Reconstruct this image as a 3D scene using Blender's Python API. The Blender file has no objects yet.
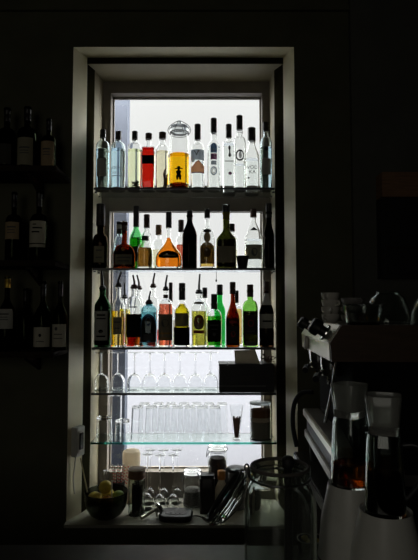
import bpy, bmesh, math, random
from mathutils import Vector, Matrix
random.seed(7)
S = bpy.context.scene
COL = S.collection
PI = math.pi

# ------------------------------------------------------------------ camera
F, CX, CY = 520.0, 209.0, 280.0
ZC = 1.55
PT = math.atan(30 / F)
cp, sp = math.cos(PT), math.sin(PT)
cam = bpy.data.cameras.new('camera')
cam.sensor_fit = 'HORIZONTAL'
cam.sensor_width = 36
cam.lens = F / 418 * 36
cam.clip_start = 0.02
cam.clip_end = 300
co = bpy.data.objects.new('camera', cam)
COL.objects.link(co)
co.location = (0, 0, ZC)
co.rotation_euler = (PI / 2 + PT, 0, 0)
S.camera = co


def at(x, y, Y):
    """point of the room that the photo shows at pixel x, y, at distance Y from the camera wall"""
    a, b = (x - CX) / F, (CY - y) / F
    dy, dz = cp - b * sp, sp + b * cp
    t = Y / dy
    return Vector((a * t, Y, ZC + dz * t))


def zpx(y, Y):
    return at(CX, y, Y).z


def xpx(x, Y, z):
    return (x - CX) / F * (Y * cp + (z - ZC) * sp)


def ppm(Y, z):
    return (Y * cp + (z - ZC) * sp) / F


# ------------------------------------------------------------------ objects
def obj(name, bm, mat, parent=None, smooth=True, angle=38, loc=None, rot=None):
    me = bpy.data.meshes.new(name)
    bmesh.ops.recalc_face_normals(bm, faces=bm.faces[:])
    bm.to_mesh(me)
    bm.free()
    if smooth:
        me.shade_smooth()
        me.set_sharp_from_angle(angle=math.radians(angle))
    if mat:
        me.materials.append(mat)
    o = bpy.data.objects.new(name, me)
    COL.objects.link(o)
    if parent:
        o.parent = parent
    if loc is not None:
        o.location = loc
    if rot is not None:
        o.rotation_euler = rot
    return o


def tag(o, label, cat, group=None):
    o['label'] = label
    o['category'] = cat
    if group:
        o['group'] = group
    return o


def thing(name, label, cat, loc=(0, 0, 0), rz=0, group=None, rot=None):
    o = bpy.data.objects.new(name, None)
    o.empty_display_size = 0.03
    COL.objects.link(o)
    o.location = loc
    o.rotation_euler = rot if rot else (0, 0, rz)
    return tag(o, label, cat, group)


def struct(name, bm, mat, parent=None, smooth=False):
    o = obj(name, bm, mat, parent, smooth)
    if not parent:
        o['kind'] = 'structure'
    return o


def dup(root, loc, rz=None, label=None):
    r = root.copy()
    COL.objects.link(r)
    r.location = loc
    if rz is not None:
        r.rotation_euler = (0, 0, rz)
    if label:
        r['label'] = label
    for ch in list(root.children):
        c = ch.copy()
        COL.objects.link(c)
        c.parent = r
        for g in list(ch.children):
            d = g.copy()
            COL.objects.link(d)
            d.parent = c
    return r


# ------------------------------------------------------------------ shapes
def box(bm, x0, x1, y0, y1, z0, z1, bev=0):
    vs = [bm.verts.new((x, y, z)) for z in (z0, z1) for y in (y0, y1) for x in (x0, x1)]
    fs = [(0, 2, 3, 1), (4, 5, 7, 6), (0, 1, 5, 4), (2, 6, 7, 3), (0, 4, 6, 2), (1, 3, 7, 5)]
    faces = [bm.faces.new([vs[i] for i in f]) for f in fs]
    if bev:
        ed = list({e for f in faces for e in f.edges})
        bmesh.ops.bevel(bm, geom=ed, offset=bev, segments=2, affect='EDGES')
    return bm


def boxes(*bs, bev=0):
    bm = bmesh.new()
    for b in bs:
        if bev:
            t = bmesh.new()
            box(t, *b, bev=bev)
            me = bpy.data.meshes.new('tmp')
            t.to_mesh(me)
            t.free()
            bm.from_mesh(me)
            bpy.data.meshes.remove(me)
        else:
            box(bm, *b)
    return bm


def prism(poly, axis, a, b, bm=None):
    """extrude a polygon; axis 'x','y' or 'z' is the extrusion direction"""
    bm = bm or bmesh.new()

    def mk(p, t):
        if axis == 'y':
            return (p[0], t, p[1])
        if axis == 'x':
            return (t, p[0], p[1])
        return (p[0], p[1], t)
    A = [bm.verts.new(mk(p, a)) for p in poly]
    B = [bm.verts.new(mk(p, b)) for p in poly]
    n = len(poly)
    bm.faces.new(A)
    bm.faces.new(B[::-1])
    for i in range(n):
        bm.faces.new((A[i], A[(i + 1) % n], B[(i + 1) % n], B[i]))
    return bm


def sq(a, e):
    c, s = abs(math.cos(a)), abs(math.sin(a))
    return 1.0 if e == 2 else (c ** e + s ** e) ** (-1 / e)


def loft(rings, seg=36, cap0=True, cap1=True, bm=None, close=False):
    """rings: (z, rx, ry, e) superellipse rings joined in order"""
    bm = bm or bmesh.new()
    R = []
    for r in rings:
        z, rx = r[0], r[1]
        ry = r[2] if len(r) > 2 else rx
        e = r[3] if len(r) > 3 else 2
        ring = []
        for i in range(seg):
            a = 2 * PI * i / seg
            k = sq(a, e)
            ring.append(bm.verts.new((rx * k * math.cos(a), ry * k * math.sin(a), z)))
        R.append(ring)
    pairs = list(zip(R, R[1:]))
    if close:
        pairs.append((R[-1], R[0]))
    for A, B in pairs:
        for i in range(seg):
            j = (i + 1) % seg
            bm.faces.new((A[i], A[j], B[j], B[i]))
    if not close:
        if cap0:
            bm.faces.new(R[0][::-1])
        if cap1:
            bm.faces.new(R[-1])
    return bm


def tube(pts, r, seg=8, bm=None, closed=False):
    bm = bm or bmesh.new()
    pts = [Vector(p) for p in pts]
    n = len(pts)
    rad = r if isinstance(r, (list, tuple)) else [r] * n
    R = []
    up = None
    for i, p in enumerate(pts):
        if closed:
            t = pts[(i + 1) % n] - pts[i - 1]
        else:
            t = pts[min(i + 1, n - 1)] - pts[max(i - 1, 0)]
        t.normalize()
        if up is None:
            up = Vector((0, 0, 1)) if abs(t.z) < 0.9 else Vector((1, 0, 0))
        u = up - t * up.dot(t)
        if u.length < 1e-5:
            u = t.orthogonal()
        u.normalize()
        up = u
        v = t.cross(u)
        R.append([bm.verts.new(p + (u * math.cos(2 * PI * k / seg) + v * math.sin(2 * PI * k / seg)) * rad[i])
                  for k in range(seg)])
    pr = list(zip(R, R[1:])) + ([(R[-1], R[0])] if closed else [])
    for A, B in pr:
        for k in range(seg):
            bm.faces.new((A[k], A[(k + 1) % seg], B[(k + 1) % seg], B[k]))
    if not closed:
        bm.faces.new(R[0][::-1])
        bm.faces.new(R[-1])
    return bm


def ring_pts(r, z, n=32, c=(0, 0)):
    return [(c[0] + r * math.cos(2 * PI * i / n), c[1] + r * math.sin(2 * PI * i / n), z) for i in range(n)]


def smooth_path(pts, n=6):
    pts = [Vector(p) for p in pts]
    out = []
    for i in range(len(pts) - 1):
        p0, p1, p2, p3 = pts[max(i - 1, 0)], pts[i], pts[i + 1], pts[min(i + 2, len(pts) - 1)]
        for k in range(n):
            t = k / n
            out.append(0.5 * ((2 * p1) + (p2 - p0) * t + (2 * p0 - 5 * p1 + 4 * p2 - p3) * t * t +
                              (3 * p1 - p0 - 3 * p2 + p3) * t ** 3))
    out.append(pts[-1])
    return out


# ------------------------------------------------------------------ materials
MATS = {}


def newmat(name):
    m = bpy.data.materials.new(name)
    m.use_nodes = True
    nt = m.node_tree
    nt.nodes.clear()
    out = nt.nodes.new('ShaderNodeOutputMaterial')
    MATS[name] = m
    return m, nt, out


def pbr(name, col, rough=0.5, metal=0, noise=0.0, scale=20, bump=0.0, spec=0.5, stretch=None):
    m, nt, out = newmat(name)
    b = nt.nodes.new('ShaderNodeBsdfPrincipled')
    b.inputs['Roughness'].default_value = rough
    b.inputs['Metallic'].default_value = metal
    b.inputs['Specular IOR Level'].default_value = spec
    b.inputs['Base Color'].default_value = (*col, 1)
    nt.links.new(b.outputs[0], out.inputs[0])
    if noise or bump:
        tc = nt.nodes.new('ShaderNodeTexCoord')
        mp = nt.nodes.new('ShaderNodeMapping')
        if stretch:
            mp.inputs['Scale'].default_value = stretch
        nz = nt.nodes.new('ShaderNodeTexNoise')
        nz.inputs['Scale'].default_value = scale
        nz.inputs['Detail'].default_value = 5
        nt.links.new(tc.outputs['Object'], mp.inputs[0])
        nt.links.new(mp.outputs[0], nz.inputs['Vector'])
        if noise:
            cr = nt.nodes.new('ShaderNodeValToRGB')
            cr.color_ramp.elements[0].position = 0.3
            cr.color_ramp.elements[1].position = 0.7
            cr.color_ramp.elements[0].color = (*[c * (1 - noise) for c in col], 1)
            cr.color_ramp.elements[1].color = (*[min(1, c * (1 + noise)) for c in col], 1)
            nt.links.new(nz.outputs[0], cr.inputs[0])
            nt.links.new(cr.outputs[0], b.inputs['Base Color'])
        if bump:
            bp = nt.nodes.new('ShaderNodeBump')
            bp.inputs['Strength'].default_value = bump
            bp.inputs['Distance'].default_value = 0.01
            nt.links.new(nz.outputs[0], bp.inputs['Height'])
            nt.links.new(bp.outputs[0], b.inputs['Normal'])
    return m


def glass(name, col=(1, 1, 1), ior=1.45, rough=0.0):
    m, nt, out = newmat(name)
    g = nt.nodes.new('ShaderNodeBsdfGlass')
    g.inputs['Color'].default_value = (*col, 1)
    g.inputs['IOR'].default_value = ior
    g.inputs['Roughness'].default_value = rough
    nt.links.new(g.outputs[0], out.inputs[0])
    return m


def pane(name, col=(1, 1, 1)):
    """thin flat glass: clear with a fresnel sheen"""
    m, nt, out = newmat(name)
    t = nt.nodes.new('ShaderNodeBsdfTransparent')
    t.inputs[0].default_value = (*col, 1)
    g = nt.nodes.new('ShaderNodeBsdfGlossy')
    g.inputs['Roughness'].default_value = 0.02
    f = nt.nodes.new('ShaderNodeFresnel')
    gm = nt.nodes.new('ShaderNodeNewGeometry')
    mr = nt.nodes.new('ShaderNodeMapRange')      # the sheen is the same on both faces of the sheet
    mr.inputs['To Min'].default_value = 1.45
    mr.inputs['To Max'].default_value = 1 / 1.45
    nt.links.new(gm.outputs['Backfacing'], mr.inputs['Value'])
    nt.links.new(mr.outputs[0], f.inputs['IOR'])
    x = nt.nodes.new('ShaderNodeMixShader')
    nt.links.new(f.outputs[0], x.inputs[0])
    nt.links.new(t.outputs[0], x.inputs[1])
    nt.links.new(g.outputs[0], x.inputs[2])
    nt.links.new(x.outputs[0], out.inputs[0])
    return m


def paper(name, col, trans=0.1, tcol=None):
    """printed paper or paint that lets some light through"""
    m, nt, out = newmat(name)
    d = nt.nodes.new('ShaderNodeBsdfDiffuse')
    d.inputs[0].default_value = (*col, 1)
    t = nt.nodes.new('ShaderNodeBsdfTranslucent')
    t.inputs[0].default_value = (*(tcol or col), 1)
    x = nt.nodes.new('ShaderNodeMixShader')
    x.inputs[0].default_value = trans
    nt.links.new(d.outputs[0], x.inputs[1])
    nt.links.new(t.outputs[0], x.inputs[2])
    nt.links.new(x.outputs[0], out.inputs[0])
    return m


M = MATS
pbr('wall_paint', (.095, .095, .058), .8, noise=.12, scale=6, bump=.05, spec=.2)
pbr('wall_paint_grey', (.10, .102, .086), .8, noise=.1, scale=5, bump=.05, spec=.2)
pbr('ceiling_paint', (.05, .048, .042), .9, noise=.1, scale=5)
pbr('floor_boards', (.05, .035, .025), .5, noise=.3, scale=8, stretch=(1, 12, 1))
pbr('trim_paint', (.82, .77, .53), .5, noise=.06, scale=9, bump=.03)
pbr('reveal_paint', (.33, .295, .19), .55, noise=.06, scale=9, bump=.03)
pbr('frame_paint', (.20, .175, .14), .6, noise=.1, scale=14)
pbr('sill_paint', (.46, .45, .36), .45, noise=.12, scale=12)
pbr('outside_plaster', (.052, .057, .070), 1, noise=.04, scale=6, spec=0)
pbr('outside_paving', (.0435, .044, .048), 1, noise=.03, scale=1.5, spec=0)
pbr('dark_wood', (.025, .019, .013), .9, noise=.35, scale=10, stretch=(1, 10, 10), spec=.05)
pbr('step_shade_paint', (.022, .020, .010), 1, noise=.2, scale=12, spec=0)  # near-black: the shade on the reveal step is put into the colour
pbr('brown_wood', (.24, .13, .065), .5, noise=.25, scale=10, stretch=(1, 1, 14))
pbr('black_board', (.012, .012, .012), .45, noise=.2, scale=20)
pbr('counter_top', (.035, .033, .03), .35, noise=.3, scale=30)
pbr('black_plastic', (.012, .012, .013), .38, noise=.15, scale=60)
pbr('matt_black', (.008, .008, .008), .9, noise=.1, scale=30, spec=.15)
pbr('black_rubber', (.01, .01, .01), .6, noise=.1, scale=60)
pbr('black_cap', (.012, .010, .009), .4, noise=.1, scale=90)
pbr('brown_cap', (.07, .03, .02), .45, noise=.2, scale=80)
pbr('red_cap', (.12, .02, .015), .45, noise=.2, scale=80)
pbr('cork', (.45, .28, .15), .9, noise=.3, scale=220, bump=.2)
pbr('orange_cap', (.75, .32, .07), .5, noise=.1, scale=60)
pbr('gold_foil', (.75, .5, .08), .35, .7, noise=.1, scale=80)
pbr('steel', (.62, .58, .47), .28, 1, noise=.05, scale=40, stretch=(1, 30, 1))
pbr('steel_dull', (.42, .40, .36), .42, .9, noise=.08, scale=40, stretch=(1, 30, 1))
pbr('chrome', (.8, .8, .8), .08, 1, noise=.02, scale=40)
pbr('wire', (.16, .16, .16), .3, 1, noise=.05, scale=60)
pbr('wire_bright', (.55, .55, .52), .25, 1, noise=.05, scale=60)
pbr('brown_panel', (.07, .042, .024), .45, noise=.2, scale=12, stretch=(1, 1, 8))
pbr('white_plastic', (.62, .62, .57), .35, noise=.03, scale=40)
pbr('off_white', (.68, .66, .58), .5, noise=.04, scale=40)
pbr('porcelain', (.62, .60, .54), .2, noise=.03, scale=30)
pbr('grey_porcelain', (.2, .19, .18), .3, noise=.1, scale=50)
pbr('beige_card', (.62, .57, .47), .8, noise=.05, scale=40)
pbr('dark_leaf', (.07, .04, .025), .8, noise=.4, scale=90, bump=.3)
pbr('lemon', (.72, .55, .07), .45, noise=.12, scale=60, bump=.25)
pbr('orange_peel', (.72, .30, .03), .45, noise=.12, scale=70, bump=.25)
pbr('lime', (.22, .33, .05), .45, noise=.2, scale=60, bump=.25)
pbr('pith', (.75, .7, .45), .6, noise=.1, scale=80)
pbr('bamboo', (.6, .5, .28), .6, noise=.1, scale=60)
pbr('straw_white', (.75, .72, .7), .5, noise=.03, scale=60)
pbr('straw_red', (.6, .05, .06), .5, noise=.05, scale=60)
pbr('coffee_dark', (.03, .02, .015), .7, noise=.5, scale=120, bump=.4)
pbr('cinnamon', (.36, .22, .14), .8, noise=.3, scale=90, bump=.2)
pbr('tea_brown', (.12, .06, .03), .8, noise=.4, scale=160, bump=.4)
pbr('tea_grey', (.16, .15, .13), .8, noise=.4, scale=160, bump=.4)
pbr('rubber_seal', (.10, .09, .08), .7, noise=.1, scale=60)
pbr('chili', (.10, .035, .02), .4, noise=.3, scale=60)
pbr('herb', (.09, .11, .02), .6, noise=.4, scale=60)
pbr('dark_tin', (.03, .026, .022), .4, .2, noise=.2, scale=30)
pbr('grey_ceramic', (.10, .10, .095), .5, noise=.1, scale=40)

glass('glass_clear', (.985, .99, .985))
glass('glass_thin', (.985, .99, .99), 1.36)
glass('glass_cool', (.93, .97, .98))
glass('glass_bottle_green', (.22, .38, .25))
glass('glass_bright_green', (.34, .78, .46))
glass('glass_mint', (.60, .88, .66))
glass('glass_lime', (.66, .85, .52))
glass('glass_olive_dark', (.34, .36, .20))
glass('glass_blue', (.72, .86, .88))
glass('glass_brown', (.55, .25, .10))
glass('glass_smoke', (.28, .20, .14))
glass('glass_black', (.16, .13, .11))
glass('glass_wine', (.14, .16, .10))
glass('glass_jar', (.90, .93, .91))
glass('glass_bowl', (.42, .44, .42))
glass('glass_frosted', (.80, .82, .82), rough=.22)
glass('shelf_glass', (.955, .985, .98), 1.5)
glass('shelf_edge_glass', (.30, .80, .74), 1.5)
glass('lq_clear', (.97, .985, .98), 1.34)
glass('lq_cool', (.86, .93, .96), 1.34)
glass('lq_lime', (.97, .99, .82), 1.34)
glass('lq_pale', (.96, .93, .80), 1.34)
glass('lq_red', (.74, .11, .07), 1.34)
glass('lq_amber', (.99, .72, .09), 1.34)
glass('lq_cognac', (.93, .47, .10), 1.34)
glass('lq_cognac_dark', (.62, .27, .08), 1.34)
glass('lq_gold', (.84, .70, .36), 1.34)
glass('lq_brown', (.52, .36, .16), 1.34)
glass('lq_dark', (.16, .10, .06), 1.34)
glass('lq_yellow', (.86, .76, .10), 1.34)
glass('lq_olive', (.62, .60, .22), 1.34)
glass('lq_pink', (.78, .36, .26), 1.34)
glass('lq_green', (.20, .55, .12), 1.34)
glass('lq_blue', (.60, .76, .78), 1.34)
glass('lq_whisky', (.78, .38, .07), 1.34)
def cloudy(name, col, f, rough=.12, gcol=(.9, .92, .9)):
    m, nt, out = newmat(name)
    g = nt.nodes.new('ShaderNodeBsdfGlass')
    g.inputs['Roughness'].default_value = rough
    g.inputs['Color'].default_value = (*gcol, 1)
    d = nt.nodes.new('ShaderNodeBsdfDiffuse')
    d.inputs[0].default_value = (*col, 1)
    x = nt.nodes.new('ShaderNodeMixShader')
    x.inputs[0].default_value = f
    nt.links.new(g.outputs[0], x.inputs[1])
    nt.links.new(d.outputs[0], x.inputs[2])
    nt.links.new(x.outputs[0], out.inputs[0])


cloudy('cloudy_glass', (.75, .75, .70), .18)
cloudy('hazy_glass', (.75, .75, .68), .03, 0, (.84, .87, .84))
pane('window_glass', (.97, .98, .98))

paper('pale_wax', (.75, .68, .56), .6)
paper('paper_cream', (.55, .52, .42), .06)
paper('paper_white', (.70, .69, .66), .08)
paper('paper_grey', (.48, .48, .43), .08)
paper('paper_olive', (.32, .30, .21), .13)
paper('glow_tan', (.30, .22, .12), .5)
paper('glow_yellow', (.75, .60, .05), .7)
paper('paper_tan', (.40, .30, .18), .06)
paper('paper_brown', (.16, .10, .05), .10)
paper('paper_dark', (.06, .058, .05), .05)
paper('paper_black', (.012, .012, .012), 0)
paper('paper_red', (.35, .05, .04), .12)
paper('ink_black', (.01, .01, .01), 0)
paper('ink_grey', (.12, .12, .12), .1)
paper('ink_white', (.75, .74, .70), .1)
paper('ink_gold', (.45, .30, .10), .05)
paper('ink_red', (.40, .06, .06), .15)
paper('glow_orange', (.85, .30, .14), .92, (1, .46, .24))
paper('fill_grey', (.36, .35, .30), .35)
paper('fill_brown', (.32, .17, .09), .4)
paper('card_stock', (.66, .61, .50), .3)
paper('glow_blue', (.55, .62, .76), .92, (.82, .88, .98))
paper('glow_blue_deep', (.16, .26, .45), .6, (.25, .38, .62))
paper('glow_purple', (.35, .12, .25), .6, (.50, .20, .36))
paper('glow_white', (.8, .8, .8), .85, (.95, .95, .95))
paper('glow_green', (.3, .42, .3), .6, (.3, .5, .3))

# ------------------------------------------------------------------ the room
YW, YS, YF = 2.45, 2.55, 2.75          # wall face, step of the reveal, window frame
RX0, RX1, RY0, RZ1 = -2.1, 2.1, -1.6, 3.2
# the splayed opening
OX0, OX1 = xpx(73.5, YW, zpx(47, YW)), xpx(294, YW, zpx(47, YW))
OZ = zpx(47, YW)
SX0, SX1 = xpx(87.5, YS, zpx(58, YS)), xpx(283, YS, zpx(58, YS))
SZ = zpx(58, YS)
WX0, WX1 = xpx(95, YS, zpx(64, YS)), xpx(274, YS, zpx(64, YS))
WZ = zpx(64, YS)
SILL = zpx(525, 2.41)
YO = 2.86                               # outer face of the wall

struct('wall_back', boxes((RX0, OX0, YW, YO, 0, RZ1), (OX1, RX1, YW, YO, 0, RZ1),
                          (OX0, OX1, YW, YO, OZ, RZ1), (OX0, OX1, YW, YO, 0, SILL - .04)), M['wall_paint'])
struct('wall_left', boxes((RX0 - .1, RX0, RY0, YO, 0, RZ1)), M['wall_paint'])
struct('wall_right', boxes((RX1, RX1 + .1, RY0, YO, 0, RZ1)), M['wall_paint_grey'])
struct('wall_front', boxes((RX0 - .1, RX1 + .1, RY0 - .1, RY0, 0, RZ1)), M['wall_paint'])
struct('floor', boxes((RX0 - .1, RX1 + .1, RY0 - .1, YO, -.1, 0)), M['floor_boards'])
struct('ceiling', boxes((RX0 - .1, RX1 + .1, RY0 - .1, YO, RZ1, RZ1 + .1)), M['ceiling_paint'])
# the thicker stretch of wall beyond the groove, and the rail near the ceiling
gx = xpx(353.5, 2.42, 1.9)
struct('trim_1', boxes((gx, RX1, 2.415, YW, 0, RZ1)), M['wall_paint_grey'])
struct('trim_2', boxes((RX0, RX1, 2.43, YW, zpx(12, YW), zpx(7, YW))), M['wall_paint'])

# splayed linings (left, right, top) and the square inner linings behind the step
YU = 2.62
UX0, UX1 = xpx(95, YU, zpx(64, YU)), xpx(274, YU, zpx(64, YU))
struct('trim_3', prism([(OX0, YW), (SX0, YS), (SX0, YO), (OX0, YO)], 'z', SILL - .04, OZ), M['trim_paint'])
struct('trim_4', prism([(OX1, YW), (OX1, YO), (SX1, YO), (SX1, YS)], 'z', SILL - .04, OZ), M['trim_paint'])
struct('trim_9', prism([(SX0, YS), (UX0, YU), (SX0, YU)], 'z', SILL, WZ), M['step_shade_paint'])  # dark strips standing for the shaded step
struct('trim_13', prism([(SX1, YS), (SX1, YU), (UX1, YU)], 'z', SILL, WZ), M['step_shade_paint'])
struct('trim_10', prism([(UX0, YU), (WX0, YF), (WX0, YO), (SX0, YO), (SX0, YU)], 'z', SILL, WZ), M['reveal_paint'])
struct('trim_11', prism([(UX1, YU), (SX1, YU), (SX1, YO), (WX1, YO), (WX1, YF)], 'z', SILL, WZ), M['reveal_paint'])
struct('trim_14', boxes((SX0, SX1, YS - .004, YS - .0005, WZ, SZ)), M['step_shade_paint'])
def head():
    bm = bmesh.new()
    v = [bm.verts.new(p) for p in ((OX0, YW, OZ), (OX1, YW, OZ), (SX1, YS, SZ), (SX0, YS, SZ))]
    w = [bm.verts.new(p) for p in ((SX0, YS, SZ), (SX1, YS, SZ), (SX1, YS, WZ + .013), (SX0, YS, WZ + .013),
                                   (SX1, YO, WZ + .013), (SX0, YO, WZ + .013))]
    bm.faces.new(v)
    bm.faces.new((w[0], w[1], w[2], w[3]))
    bm.faces.new((w[3], w[2], w[4], w[5]))
    t = [bm.verts.new(p) for p in ((OX0, YO, OZ), (OX1, YO, OZ))]
    bm.faces.new((v[0], t[0], t[1], v[1]))
    return bm


struct('trim_12', boxes((SX0, SX1, YS + .0005, YO, WZ + .0002, WZ + .012)), M['reveal_paint'])
struct('trim_5', head(), M['trim_paint'])

# window
FT, FTR0, FTR1 = zpx(93, YF), zpx(185.5, YF), zpx(211, YF)
FB = zpx(472, YF)
FX0, FX1 = xpx(111, YF, FT), xpx(262, YF, FT)
win = bpy.data.objects.new('window_1', None)
COL.objects.link(win)
win['kind'] = 'structure'
win.location = ((FX0 + FX1) / 2, YF, SILL)
mi = Matrix.Translation(-win.location)


def wpart(name, bm, mat):
    bm.transform(mi)
    return obj(name, bm, mat, win, smooth=False)


wpart('window_frame', boxes((WX0, FX0, YF, YF + .06, SILL, WZ), (FX1, WX1, YF, YF + .06, SILL, WZ),
                            (FX0, FX1, YF, YF + .06, FT, WZ), (FX0, FX1, YF, YF + .06, SILL, FB)), M['frame_paint'])
wpart('glazing_bead', boxes((FX0, FX0 + .008, YF + .06, YF + .075, FB, FT), (FX1 - .008, FX1, YF + .06, YF + .075, FB, FT),
                            (FX0, FX1, YF + .06, YF + .075, FT - .008, FT), (FX0, FX1, YF + .06, YF + .075, FB, FB + .008)),
      M['frame_paint'])
wpart('transom', boxes((FX0, FX1, YF + .005, YF + .055, FTR1, FTR0)), M['frame_paint'])
wpart('window_pane', boxes((FX0, FX1, YF + .062, YF + .066, FB, FT)), M['window_glass'])
# sill board
bm = prism([(OX0, 2.41), (OX1, 2.41), (OX1, YW), (SX1, YS), (UX1, YU), (WX1, YF), (WX0, YF), (UX0, YU), (SX0, YS),
            (OX0, YW)], 'z', SILL - .014, SILL)
struct('trim_6', bm, M['sill_paint'])
struct('trim_7', boxes((OX0, OX1, 2.425, YW, .1, SILL - .014)), M['wall_paint'])
# outside: the thick house corner beside the window and the pale paved yard
struct('wall_outside', boxes((-6, WX0, YO + .001, YO + .02, -.1, 3.3), (WX1, 6, YO + .001, YO + .02, -.1, 3.3),
                             (WX0, WX1, YO + .001, YO + .02, WZ, 3.3), (WX0, WX1, YO + .001, YO + .02, -.1, SILL - .04)), M['outside_plaster'])
px1 = xpx(125.5, 3.6, 1.55)
struct('trim_8', boxes((px1 - .15, px1, 3.6, 3.72, -.1, 3.6)), M['outside_plaster'])
struct('ground_outside', boxes((-60, 60, YO + .021, 140, -.3, -.1)), M['outside_paving'])

# ------------------------------------------------------------------ glass shelves
SY0, SY1 = 2.553, 2.745
SHY = [187.5, 268, 347.5, 393, 442.5]
SH = [zpx(y, SY0) for y in SHY]
names = ['top glass shelf holding the clear spirits', 'second glass shelf down, below the window crossbar',
         'third glass shelf down, under the bottles with pourers', 'fourth glass shelf down, carrying the upturned stem glasses and black box',
         'bright teal-edged glass shelf under the tumblers']
for i, z in enumerate(SH):
    t = thing('glass_shelf', names[i], 'shelf', ((WX0 + WX1) / 2, SY0, z), group='glass shelves across the window')
    w = (WX1 - WX0) / 2 - .001
    if i < 4:
        obj('shelf_panel', boxes((-w, w, .004, SY1 - SY0, -.008, 0)), M['shelf_glass'], t, smooth=False)
        obj('edge_strip', boxes((-w, w, 0, .004, -.0105, .0)), M['black_plastic'], t, smooth=False)
    else:
        obj('shelf_panel', boxes((-w, w, .0035, SY1 - SY0, -.009, 0)), M['shelf_glass'], t, smooth=False)
        obj('edge_strip', boxes((-w, w, 0, .0033, -.009, 0)), M['shelf_edge_glass'], t, smooth=False)
    for sx in (-1, 1):
        for yy in (.05, .145):
            obj('shelf_peg', boxes((sx * w - .006, sx * w + .006, yy - .006, yy + .006, -.017, -.0092)), M['wire'], t, smooth=False)


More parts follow.
